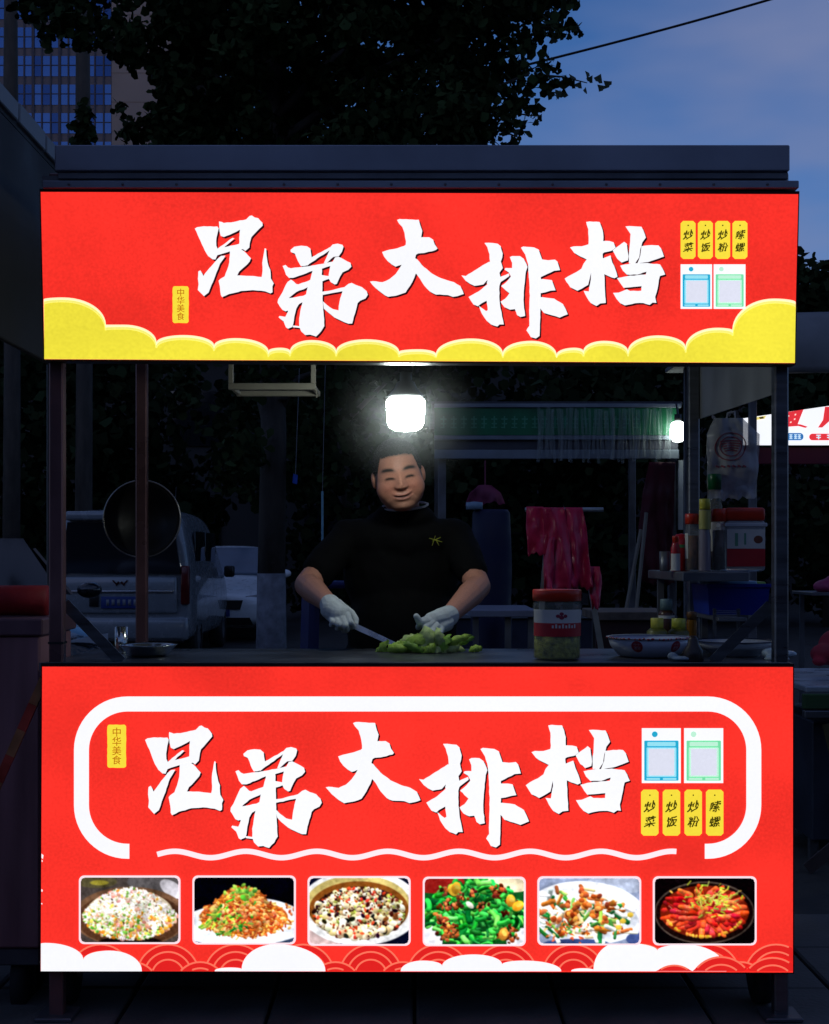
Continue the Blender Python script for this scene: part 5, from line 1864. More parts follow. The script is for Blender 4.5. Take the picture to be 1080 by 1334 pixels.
def build_right_neighbour():
    root = thing('corner_stall', 'stall with grey canopy and white sign standing behind the right post', 'food stall', (2.8, 7.6, 0))
    # canopy fascia: swelling grey tarpaulin
    Y = 7.0
    tarp = mat('grey_tarpaulin', (0.22, 0.225, 0.235), 0.6, 0, 0.25, 3, bump=0.1, bscale=12)
    V, F = [], []
    nu, nv = 26, 9
    for i in range(nu + 1):
        u = i / nu
        x = 1.75 + 2.6 * u
        for j in range(nv + 1):
            v = j / nv
            z = 2.60 - .36 * v + .02 * math.sin(u * 11) * v + .03 * u
            y = Y + .10 * (1 - v) ** 2 - .03 * math.sin(v * 3.1) + .01 * math.sin(u * 25 + v * 4)
            V.append((x, y, z))
    for i in range(nu):
        for j in range(nv):
            a = i * (nv + 1) + j
            F.append((a, a + 1, a + nv + 2, a + nv + 1))
    me = bpy.data.meshes.new('canopy_front')
    me.from_pydata(V, [], F)
    o = link('canopy_front', me, tarp, root, True)
    md = o.modifiers.new('s', 'SOLIDIFY')
    md.thickness = .012
    MB().box((1.75, Y + .11, 2.57), (4.35, 9.2, 2.6), .004).build('canopy_roof', tarp, root)
    for x, y in ((1.86, 7.25), (4.2, 7.25), (1.86, 9.0), (4.2, 9.0)):
        MB().box((x - .02, y - .02, 0), (x + .02, y + .02, 2.57), .003).build('post', M_STEELD, root)
    mar = mat('maroon_board', (0.16, 0.02, 0.035), 0.6)
    Ys = 7.32
    MB().box((P(962, 0, Ys).x, Ys + .03, P(0, 604, Ys).z), (4.2, Ys + .06, P(0, 582, Ys).z), .003).build('valance_board', mar, root)
    # lit white sign
    glow = emat('shop_sign_white', (246, 249, 255), 1.0, 0.03, sample=True)
    pt = lambda x, y, d=0: P(x, y, Ys) + Vector((0, -d, 0))
    q = [pt(968, 545), pt(1250, 504), pt(1250, 580), pt(968, 580)]
    sg = MB().poly([q[0], q[3], q[2], q[1]]).build('lit_sign', glow, root, recalc=False)
    MB().prism([p + Vector((0, .004, 0)) for p in q], (0, .024, 0)).build('sign_box', M_BLACKPL, sg)
    redk = emat('shop_sign_red', (226, 52, 62), 1.0, 0)
    def film(name, polys, m, d):
        mb = MB()
        for i, p in enumerate(polys):
            mb.poly([pt(x, y, d + i * .0002) for x, y in p])
        return mb.build(name, m, sg, recalc=False)
    film('sign_character', [[(1012, 539), (1046.5, 533.5), (1039, 552.5), (1043, 553), (1052, 556), (1049, 557.5), (1040, 555), (1026, 556), (1012, 556)]], redk, .003)
    film('sign_dot', [[(1026.2, 541), (1027.8, 541), (1027.8, 543), (1026.2, 543)], [(1035, 539.5), (1037, 539), (1036.5, 541), (1034.8, 541.5)], [(1034, 545.5), (1036, 545), (1035.5, 547), (1033.8, 547.2)], [(1029, 549.5), (1031, 549.2), (1030.6, 551), (1028.6, 551.2)]], emat('shop_sign_white2', (255, 225, 215), 1.0, 0), .006)
    film('sign_character', [[(1074.5, 530), (1078, 530), (1096, 529), (1096, 556), (1091, 556), (1091, 548), (1081, 548), (1071, 557), (1065.5, 557), (1072, 547)]], redk, .003)
    film('sign_picture', [[(977, 545), (998, 541.5), (996, 545.5), (986, 547)]], emat('shop_sign_yellow', (232, 214, 120), 1.0, 0), .003)
    film('sign_picture', [[(979, 545.8), (984.5, 548.8), (982.5, 549)], [(988, 543.5), (994, 542.6), (995, 545.3), (990, 546)]], emat('shop_sign_dark', (90, 80, 40), 0.8, 0), .005)
    blu = emat('shop_sign_blue', (40, 110, 175), 1.0, 0)
    film('sign_pill', [rrect(1008, 564.2, 1046.5, 573.6, 4.4)], blu, .003)
    film('sign_pill', [rrect(1054, 565, 1100, 573.6, 4.2)], redk, .003)
    pale = emat('shop_sign_pale', (205, 232, 250), 1.0, 0)
    # blurred characters inside the pills
    for x in (1030, 1036, 1041):
        film('pill_mark', [[(x - 2, 566), (x + 2, 566), (x + 2, 567.2), (x - 2, 567.2)], [(x - 2, 568.6), (x + 2, 568.6), (x + 2, 569.8), (x - 2, 569.8)], [(x - 2, 571), (x + 2, 571), (x + 2, 572), (x - 2, 572)], [(x - .6, 566), (x + .6, 566), (x + .6, 572), (x - .6, 572)]], pale, .006)
    for x in (1066, 1080):
        film('pill_mark', [[(x - 3, 566.4), (x + 3, 566.4), (x + 3, 567.8), (x - 3, 567.8)], [(x - 3, 569.4), (x + 3, 569.4), (x + 3, 570.6), (x - 3, 570.6)], [(x - .8, 566.4), (x + .8, 566.4), (x + .8, 572.4), (x - .8, 572.4)]], pale, .006)
    # its work table
    tb = thing('work_table', 'pale blue topped table with green cloth edge beside the red stall', 'table', (2.2, 6.0, 0))
    top = mat('pale_blue_table_top', (0.34, 0.40, 0.48), 0.3, 0.2, 0.15, 8)
    MB().box((1.62, 5.45, .725), (3.4, 6.35, .75), .004).build('table_top', top, tb)
    MB().box((1.6, 5.41, .66), (3.4, 5.445, .722), .004).build('cloth_edge', mat('dark_green_cloth', (0.03, 0.08, 0.03), 0.8), tb)
    MB().box((1.6, 5.40, .625), (3.4, 5.44, .655), .003).build('metal_edge', M_STEEL, tb)
    MB().box((1.66, 5.5, .10), (3.3, 6.2, .60), .006).build('cabinet', mat('navy_steel_cabinet', (0.05, 0.06, 0.09), 0.45, 0.4, 0.3, 4), tb)
    MB().bar((1.70, 5.42, .60), (1.84, 5.40, 0.0), .045, .012, up=(0, 1, 0)).build('leg', mat('brass_brown_leg', (0.10, 0.085, 0.04), 0.5, 0.4), tb)
    MB().bar((1.58, 5.3, 0.03), (1.98, 5.3, .36), .05, .012, up=(0, 1, 0)).build('stay_bar', mat('brown_bar', (0.07, 0.05, 0.05), 0.6), tb)
    for x in (1.68, 3.3):
        for y in (5.55, 6.15):
            MB().box((x - .018, y - .018, 0), (x + .018, y + .018, .1)).build('foot', M_STEELD, tb)
    # clutter on / behind the table
    f = MB()
    f.ell(P(1078, 852, 5.9), (.075, .08, .05)).ell(P(1092, 842, 5.95), (.09, .08, .08)).ell(P(1067, 862, 5.85), (.03, .04, .02))
    me = remeshed(f, .008, 3, .5, 'red_cloth')
    for v in me.vertices:
        if v.co.z < .7515:
            v.co.z = .7515
    tag(link('red_cloth', me, mat('red_cotton', (0.30, 0.012, 0.03), 0.7, 0, 0.2, 20), None, True), 'crumpled red cloth lying on the pale blue table', 'cloth')
    st = thing('side_shelf', 'thin dark shelf holding a pink bundle behind the pale blue table', 'shelf', (2.45, 7.5, 0))
    MB().box((P(1048, 0, 7.5).x, 7.35, P(0, 775, 7.5).z), (3.3, 7.75, P(0, 771, 7.5).z), .002).build('board', M_STEELD, st)
    for x in (P(1052, 0, 7.5).x, 3.25):
        MB().box((x - .012, 7.6, 0), (x + .012, 7.624, P(0, 775, 7.5).z)).build('leg', M_STEELD, st)
    f = MB()
    f.ell(P(1082, 764, 7.5), (.10, .08, .045)).ell(P(1096, 760, 7.5), (.10, .09, .06))
    me = remeshed(f, .01, 4, .5, 'pink_bundle')
    zs = P(0, 771, 7.5).z + .001
    for v in me.vertices:
        if v.co.z < zs:
            v.co.z = zs
    tag(link('pink_bundle', me, mat('pink_cloth', (0.42, 0.05, 0.16), 0.7), None, True), 'folded pink bundle on the thin dark shelf', 'bundle')


build_right_neighbour()


def build_green_stall():
    """stall across the lane with green banner, plastic curtain and white lamp"""
    Y = 10.0
    root = thing('green_stall', 'stall with green banner and clear plastic strip curtain behind the cook', 'food stall', (1.1, 10.6, 0))
    g = mat('green_banner', (0.012, 0.16, 0.06), 0.5, 0, 0.35, 4)
    rail = mat('pale_grey_rail', (0.20, 0.23, 0.26), 0.5, 0.2, 0.2, 6)
    xa, xb = P(566, 0, Y).x, P(884, 0, Y).x
    z = lambda py: P(0, py, Y).z
    MB().box((xa, Y, z(567)), (xb, Y + .03, z(531)), .003).build('banner', g, root)
    MB().box((xa, Y - .015, z(531)), (xb + .02, Y + .04, z(526)), .003).build('top_rail', rail, root)
    MB().box((xa, Y - .012, z(573)), (xb, Y + .035, z(567.5)), .003).build('lower_rail', rail, root)
    MB().box((xa, Y + .02, z(585)), (xb, Y + .03, z(573.2)), .002).build('dark_board', mat('dark_grey_board', (0.06, 0.06, 0.075), 0.6), root)
    MB().box((xa, Y - .02, z(598)), (xb, Y + .02, z(586)), .004).build('light_rail', rail, root)
    gl = mat('banner_letter_green', (0.06, 0.30, 0.16), 0.5)
    r = random.Random(9)
    for k in range(20):
        cx = 578 + 13.2 * k
        m = MB()
        m.box(P(cx - 4, 545, Y - .004), P(cx + 4, 547, Y - .001)).box(P(cx - 3.4, 551, Y - .0045), P(cx + 3.4, 552.8, Y - .0012))
        m.box(P(cx - .9, 542, Y - .005), P(cx + .9, 558, Y - .0014)).box(P(cx - 4.2, 556, Y - .0048), P(cx + (3.6 if k % 2 else -1), 557.6, Y - .0016))
        m.build('banner_mark', gl, root)
    # plastic strips
    ps = mat('clear_pvc_strip', (0.55, 0.62, 0.60), 0.12, 0, 0.05, alpha=0.22)
    for k in range(34):
        x0 = 700 + 5.2 * k + r.uniform(-2, 2)
        w = r.uniform(3.0, 6)
        top, bot = 531 + r.uniform(-1, 4), r.uniform(590, 604)
        V, F = [], []
        for i in range(7):
            f = i / 6
            py = top + (bot - top) * f
            for j in range(4):
                px = x0 + w * (j / 3) + 1.2 * math.sin(f * 4 + k)
                p = P(px, py, Y - .05)
                p.y += .016 * math.sin(j * 2.2 + k * 1.7 + f * 2.5)
                V.append(p)
        for i in range(6):
            for j in range(3):
                a = i * 4 + j
                F.append((a, a + 1, a + 5, a + 4))
        me = bpy.data.meshes.new('curtain_strip')
        me.from_pydata(V, [], F)
        link('curtain_strip', me, ps, root, True)
    for x in (P(576, 0, Y).x, P(878, 0, Y).x):
        MB().box((x - .03, Y + .05, 0), (x + .03, Y + .11, z(526)), .004).build('post', M_STEELD, root)
    for x in (P(576, 0, Y).x, P(878, 0, Y).x):
        MB().box((x - .03, Y + 1.9, 0), (x + .03, Y + 1.96, z(526)), .004).build('post', M_STEELD, root)
    MB().box((xa - .02, Y + .05, z(526)), (xb + .04, Y + 2.0, z(522)), .004).build('roof', mat('dark_roof_sheet', (0.05, 0.05, 0.06), 0.7), root)
    # pale wall panel beside the post
    MB().box(P(884, 690, Y + .04), P(900, 600, Y + .08)).build('side_panel', mat('pale_panel', (0.42, 0.46, 0.48), 0.6, 0, 0.3, 5), root)
    MB().box((xa + .05, Y + .4, 0.02), (xb - .05, Y + 1.2, .80), .01).build('counter', mat('dark_blue_counter', (0.03, 0.035, 0.06), 0.5), root)
    MB().box((xa + .02, Y + .36, .80), (xb - .02, Y + 1.24, .83), .004).build('counter_top', rail, root)
    # lamp
    lp = thing('work_lamp', 'bright white bulb at the right end of the green banner', 'light bulb', P(883, 562, Y - .08))
    gm = bpy.data.materials.new('work_lamp_glow')
    gm.use_nodes = True
    b = gm.node_tree.nodes['Principled BSDF']
    b.inputs['Base Color'].default_value = (.9, .9, .9, 1)
    b.inputs['Emission Color'].default_value = (.88, 1, .97, 1)
    b.inputs['Emission Strength'].default_value = 10
    c = P(883, 562, Y - .1)
    k = Y / FPX
    MB().lathe([(0, -14 * k), (6 * k, -13 * k), (9.5 * k, -7 * k), (10 * k, 2 * k), (8 * k, 11 * k), (4 * k, 13 * k), (0, 13 * k)], c, 24).build('diffuser', gm, lp, True)
    MB().lathe([(0, 12 * k), (4.5 * k, 12 * k), (4.5 * k, 22 * k), (0, 22 * k)], c, 16).build('socket', M_BLACKPL, lp, True)
    MB().tube([c + Vector((0, 0, 21 * k)), c + Vector((0, .05, 36 * k))], .008, 6).build('cord', M_BLACKPL, lp)


build_green_stall()


def drape(name, cols, Y, seed, depth=.05, nx=18, nz=22):
    """hanging plastic/cloth: cols = rows of (py, xl, xr)"""
    V, F = [], []
    rows = nz + 1
    for j in range(rows):
        f = j / nz
        t = f * (len(cols) - 1)
        i0 = min(len(cols) - 2, int(t))
        a, b = cols[i0], cols[i0 + 1]
        q = t - i0
        py = a[0] + (b[0] - a[0]) * q
        xl = a[1] + (b[1] - a[1]) * q
        xr = a[2] + (b[2] - a[2]) * q
        for i in range(nx + 1):
            u = i / nx
            px = xl + (xr - xl) * u
            pyy = py + (4 * math.sin(u * 13 + seed) + 3 * math.sin(u * 29 + seed)) * max(0, f - .75) * 4 * .5
            p = P(px, pyy, Y)
            fold = math.sin(u * 5.5 + seed + 1.2 * math.sin(f * 3 + seed)) * .6 + mnoise.noise(Vector((px * .10, py * .035, seed))) * 1.1 + mnoise.noise(Vector((px * .3, py * .1, seed))) * .3
            p.y += depth * fold * (.3 + .7 * f)
            V.append(p)
    for j in range(nz):
        for i in range(nx):
            a = j * (nx + 1) + i
            F.append((a, a + 1, a + nx + 2, a + nx + 1))
    me = bpy.data.meshes.new(name)
    me.from_pydata(V, [], F)
    return me


def build_bags():
    Y = 5.3
    root = thing('bag_stand', 'light metal stand with slanted legs behind the pickle jar', 'stand', (P(735, 0, Y).x, Y, GZ * 0))
    pole = mat('pale_metal_tube', (0.34, 0.37, 0.40), 0.4, 0.5)
    za = P(0, 663, Y).z
    MB().tube([P(684, 664, Y + .02), P(786, 664, Y + .02)], .009, 8).build('top_bar', pole, root, True)
    for (x0, x1) in ((752, 786), (716, 688)):
        a = P(x0, 664, Y + .03)
        d = (P(x1 if x1 > 700 else 700, 862, Y + .03) - a)
        t = (0.0 - a.z) / d.z
        MB().bar(a, a + d * t, .022, .012, up=(0, 1, 0)).build('leg', pole, root)
    pk = mat('thin_red_plastic', (0.55, 0.022, 0.11), 0.35, 0, 0.2, 20)
    bags = [
        ('red plastic bag with a square bottom at the left end of the stand', [(660, 686, 708), (690, 686, 716), (722, 688, 722)], 1.0, Y - .05),
        ('long red plastic bag twisted to a narrow tail in the middle of the stand', [(661, 708, 735), (690, 709, 741), (730, 709, 744), (768, 711, 747)], 2.3, Y - .08),
        ('creased red plastic bag hanging full length at the right end of the stand', [(661, 736, 759), (690, 737, 765), (730, 740, 768), (766, 742, 772)], 4.1, Y - .06),
        ('small red plastic bag knotted low on the slanted leg', [(738, 769, 781), (760, 768, 784), (792, 771, 780)], 5.7, Y - .04),
        ('narrow red plastic bag tail hanging beside the square bottomed bag', [(700, 716, 722), (740, 708, 722), (772, 709, 719)], 7.2, Y - .11)]
    for lab, cols, sd, yy in bags:
        o = link('plastic_bag', drape('plastic_bag', cols, yy, sd, .035), pk, None, True)
        md = o.modifiers.new('s', 'SOLIDIFY')
        md.thickness = .002
        tag(o, lab, 'bag', 'red plastic bags on the stand')
    # sticks / brooms behind, dark red hanging cloth
    for i, (a, b) in enumerate((((835, 690), (803, 862)), ((842, 668), (822, 862)))):
        p, q = P(*a, 8.6), P(*b, 8.4)
        d = q - p
        q = p + d * ((0.0 - p.z) / d.z)
        o = MB().tube([p, q], .012, 8).build('broom_stick', mat('pale_stick', (0.20, 0.18, 0.14), 0.6), None, True)
        tag(o, ('shorter' if i == 0 else 'taller') + ' thin pale stick leaning in front of the green stall', 'stick')
    o = link('hanging_cloth', drape('hanging_cloth', [(602, 846, 880), (640, 838, 879), (690, 832, 878), (760, 836, 878)], 9.8, 3.3, .06), mat('dark_red_cloth', (0.075, 0.006, 0.014), 0.8), None, True)
    md = o.modifiers.new('s', 'SOLIDIFY'); md.thickness = .004
    tag(o, 'dark red cloth hanging from the green stall rail', 'cloth')
    o = link('pink_apron', drape('pink_apron', [(632, 624, 640), (642, 612, 652), (656, 606, 658)], 9.9, 2.1, .05), mat('dusky_pink_cloth', (0.20, 0.035, 0.085), 0.8), None, True)
    md = o.modifiers.new('s', 'SOLIDIFY'); md.thickness = .004
    tag(o, 'dusky pink apron hung up behind the cook', 'apron')
    MB_ = MB().tube([P(632, 634, 9.92), P(632, 600, 9.92)], .006, 6)
    MB_.build('apron_string', mat('dusky_pink_cloth', (0.2, .035, .085)), o)
    # bench / tables behind
    tb = thing('long_table', 'long pale edged table standing behind the cook', 'table', (P(655, 0, 6.6).x, 6.8, 0))
    zt = P(0, 795, 6.6).z
    MB().box((P(612, 0, 6.6).x, 6.6, zt - .035), (P(700, 0, 6.6).x, 7.3, zt), .004).build('table_top', mat('pale_lilac_top', (0.20, 0.21, 0.27), 0.5), tb)
    for px in (620, 662, 692):
        x = P(px, 0, 6.65).x
        MB().box((x - .015, 6.66, 0), (x + .015, 6.69, zt - .035)).build('leg', M_STEELD, tb)
    tb = thing('plank_table', 'worn plank bench behind the enamel basin', 'bench', (P(815, 0, 6.0).x, 6.2, 0))
    zt = P(0, 797, 6.0).z
    for k in range(3):
        MB().box((P(775, 0, 6).x, 6.0 + .16 * k, zt - .04), (P(850, 0, 6).x + .1, 6.15 + .16 * k, zt), .004).build('plank', mat('weathered_plank', (0.16, 0.12, 0.09), 0.8, 0, 0.4, 12, bump=0.3), tb)
    MB().box((P(777, 0, 6).x, 6.02, zt - .20), (P(848, 0, 6).x + .09, 6.05, zt - .041)).build('apron_board', mat('dark_red_brown_board', (0.06, 0.025, 0.022), 0.7), tb)
    for px in (780, 860):
        x = P(px, 0, 6.05).x
        MB().box((x - .02, 6.1, 0), (x + .02, 6.14, zt - .041)).build('leg', M_STEELD, tb)
    # blue plastic stool and barrel
    for lab, nm, cat, px, Yq, w, ztop in (('blue plastic stool left of the cook behind the counter', 'plastic_stool', 'stool', 447, 5.6, .16, P(0, 757, 5.6).z),):
        x = P(px, 0, Yq).x
        st = thing(nm, lab, cat, (x, Yq, 0))
        bl = mat('deep_blue_plastic', (0.008, 0.014, 0.13), 0.5)
        MB().box((x - w, Yq - w, ztop - .03), (x + w, Yq + w, ztop), .012, seg=2).build('seat', bl, st)
        for sx in (-1, 1):
            for sy in (-1, 1):
                MB().bar((x + sx * w * .85, Yq + sy * w * .85, ztop - .03), (x + sx * w * 1.05, Yq + sy * w * 1.05, 0), .05, .03).build('leg', bl, st)
        MB().box((x - w * .95, Yq - w * .97, ztop - .40), (x + w * .95, Yq - w * .9, ztop - .36)).build('rail', bl, st)
    x = P(640, 0, 7.6).x
    br = thing('blue_barrel', 'tall blue plastic barrel behind the cook by the pink apron', 'barrel', (x, 7.6, 0))
    zt = P(0, 664, 7.6).z
    rr = .12
    pr = [(0, .001), (rr * .92, .001), (rr, .05)]
    for k in range(1, 9):
        pr += [(rr * (1.0 if k % 2 else .96), zt * k / 9)]
    pr += [(rr * .9, zt - .02), (rr * .8, zt), (0, zt)]
    MB().lathe(pr, (x, 7.6, 0), 28).build('drum', mat('barrel_blue', (0.006, 0.008, 0.04), 0.6), br, True)
    MB().lathe([(0, zt), (rr * .4, zt), (rr * .4, zt + .04), (0, zt + .045)], (x - .1, 7.55, 0), 16).build('lid', mat('pale_blue_lid', (0.2, 0.3, 0.4), 0.4), br, True)
    # slim hanging light-blue strip and blue glint drawn as a small plate, left of the cook
    o = MB().box(P(418.5, 640, 7.0), P(421.5, 712, 7.01), .001).build('hanging_ruler', mat('pale_cyan_strip', (0.20, 0.42, 0.52), 0.4))
    tag(o, 'slim pale cyan strip hanging from the ginkgo tree left of the cook', 'strip')
    tg = thing('blue_glint', 'tiny shiny blue plate added as a glint in the dark left of the cook', 'glint', P(384, 624, 7.0))
    MB().prism([P(382, 617, 7.), P(388, 619, 7.), P(387, 631, 7.), P(381, 629, 7.)], (0, .006, 0)).build('plate', mat('bright_blue_glint', (0.04, 0.12, 0.62), 0.25, 0.4), tg)
    MB().tube([P(385, 618, 7.0), P(390, 480, 7.1)], .002, 4).build('string', M_STEELD, tg)
    MB().tube([P(420, 641, 7.005), P(424, 470, 7.1)], .002, 4).build('string', M_STEELD, o)


build_bags()

# ------------------------------------------------------------------ vehicles
def wheel(x, y, r, parent, side, heading_rot, loc, w=.19):
    """tyre with rim as sub-part; axis along local x"""
    rot = heading_rot
    T = lambda v: Vector(loc) + rot @ Vector(v)
    m = MB()
    n = 28
    prof = [(r * .62, -w / 2), (r * .92, -w / 2), (r, -w / 2 + .03), (r, w / 2 - .03), (r * .92, w / 2), (r * .62, w / 2)]
    ax = rot @ Matrix.Rotation(R(90), 3, 'Y')
    m.lathe(prof, T((x, y, r)), n, ax)
    t = m.build('wheel', M_DARK, parent, True)
    MB().lathe([(0, -w * .3), (r * .3, -w * .34), (r * .58, -w * .42), (r * .64, -w * .46), (r * .64, w * .46), (r * .58, w * .42), (r * .3, w * .34), (0, w * .3)], T((x, y, r)), n, ax).build('rim', M_STEELD, t, True)


def hull(stations, name, m, parent, T, sub=2):
    """loft of cross-sections: (y, [(x,z)...half profile bottom->top])"""
    bm = bmesh.new()
    rings = []
    for y, half in stations:
        full = [(x, z) for x, z in half] + [(-x, z) for x, z in reversed(half)]
        rings.append([bm.verts.new(T((x, y, z))) for x, z in full])
    n = len(rings[0])
    for a, b in zip(rings, rings[1:]):
        for k in range(n):
            bm.faces.new((a[k], a[(k + 1) % n], b[(k + 1) % n], b[k]))
    bm.faces.new(list(reversed(rings[0])))
    bm.faces.new(rings[-1])
    bmesh.ops.recalc_face_normals(bm, faces=bm.faces[:])
    me = bpy.data.meshes.new(name)
    bm.to_mesh(me)
    bm.free()
    o = link(name, me, m, parent, True)
    md = o.modifiers.new('s', 'SUBSURF')
    md.levels = md.render_levels = sub
    return o


CARGLASS = mat('car_glass', (0.012, 0.014, 0.018), 0.08, 0, 0, spec=0.8)
LAMPG = mat('lamp_lens', (0.25, 0.27, 0.30), 0.1, 0.2, 0)
TAIL = mat('tail_lens', (0.12, 0.01, 0.012), 0.15)


def build_van():
    """light van seen from behind"""
    yaw = 0
    loc = (P(158, 0, 15.5).x, 15.5, 0)
    rot = Matrix.Rotation(R(1.5), 3, 'Z')
    T = lambda v: Vector(loc) + rot @ Vector(v)
    root = thing('parked_van', 'silver white van parked with its rear toward the stall', 'van', loc)
    paint = mat('silver_white_paint', (0.26, 0.29, 0.32), 0.25, 0.15, 0.05, coat=0.6)
    w = .83
    H = 1.86
    def sec(wf, hb, belt, top, tw):
        return [(w * wf * .90, hb), (w * wf * .985, hb + .12), (w * wf, .72), (w * wf * .99, belt), (w * wf * .93, belt + (top - belt) * .55), (w * tw, top - .07), (w * tw * .86, top), (w * .2, top + .012)]
    st = [(-.02, sec(.90, .34, 1.05, 1.60, .74)), (.02, sec(.97, .26, 1.06, 1.78, .80)), (.12, sec(1.0, .24, 1.06, H - .02, .84)), (.8, sec(1.0, .22, 1.06, H, .84)), (2.2, sec(1.0, .22, 1.05, H - .01, .84)),
          (2.9, sec(1.0, .22, 1.02, H - .10, .80)), (3.5, sec(1.0, .22, .98, 1.18, .84)), (3.9, sec(.96, .24, .86, 1.02, .80)), (4.1, sec(.86, .3, .7, .86, .7))]
    hull(st, 'body', paint, root, T, 2)
    bx = lambda a, b, bev=.01, seg=2: MB().box(a, b, bev, None, seg)
    def part(name, a, b, m, bev=.01, parent=root):
        mb = MB().box(a, b, bev, None, 2)
        for v in mb.bm.verts:
            v.co = T(v.co)
        return mb.build(name, m, parent, True)
    # tailgate pieces stand just behind (nearer) the body
    mb = MB().prism([T(p) for p in ((-.70, -.062, 1.09), (.70, -.062, 1.09), (.62, -.045, 1.69), (-.62, -.045, 1.69))], T((0, .12, 0)) - T((0, 0, 0)))
    mb.build('rear_window', CARGLASS, root)
    part('roof_spoiler', (-.64, -.09, 1.71), (.64, .35, 1.82), paint, .03)
    part('tailgate', (-.66, -.06, .62), (.66, .02, 1.06), paint, .03)
    part('trim_strip', (-.62, -.075, .86), (.62, -.055, .89), mat('chrome_trim', (0.5, 0.5, 0.52), 0.2, 0.9, 0), .004)
    bp = part('bumper', (-.80, -.12, .30), (.80, .05, .58), paint, .05)
    part('bumper_step', (-.74, -.13, .27), (.74, .0, .33), M_BLACKPL, .02)
    pl = part('number_plate', (-.22, -.085, .68), (.22, -.062, .82), mat('plate_blue', (0.02, 0.05, 0.22), 0.4), .004)
    for i in range(6):
        x = -.16 + .064 * i
        part('plate_mark', (x, -.0875, .715), (x + .035, -.0855, .785), mat('plate_white', (0.22, 0.24, 0.28), 0.5), .0, pl)
    part('plate_lamp_housing', (-.36, -.085, .70), (-.25, -.06, .86), M_BLACKPL, .01)
    em = MB()
    for s in (-1, 1):
        for p in (((s * .0, 1.0), (s * .05, .96), (s * .05, .985), (s * .02, 1.02)), ((s * .04, .965), (s * .095, 1.03), (s * .075, 1.03), (s * .035, .985))):
            em.prism([T((x, -.066, z - .02)) for x, z in p], T((0, -.008, 0)) - T((0, 0, 0)))
    em.build('emblem', mat('dark_red_chrome', (0.10, 0.03, 0.03), 0.3, 0.6), root)
    for s in (-1, 1):
        part('tail_light', (s * .70, -.045, .72), (s * .80, .05, 1.18), TAIL, .02)
        part('side_window', (s * .800, .5, 1.12), (s * .775, 1.35, 1.60), CARGLASS, .01)
        part('side_window', (s * .800, 1.45, 1.12), (s * .775, 2.45, 1.60), CARGLASS, .01)
        part('mirror', (s * .86, 2.9, 1.0), (s * 1.0, 3.05, 1.16), M_BLACKPL, .03)
        for y in (.75, 3.3):
            wheel(s * .72, y, .30, root, s, rot, loc)
    MB().tube([T((.55, .5, H)), T((.56, .55, H + .28))], .006, 5).build('aerial', M_BLACKPL, root)


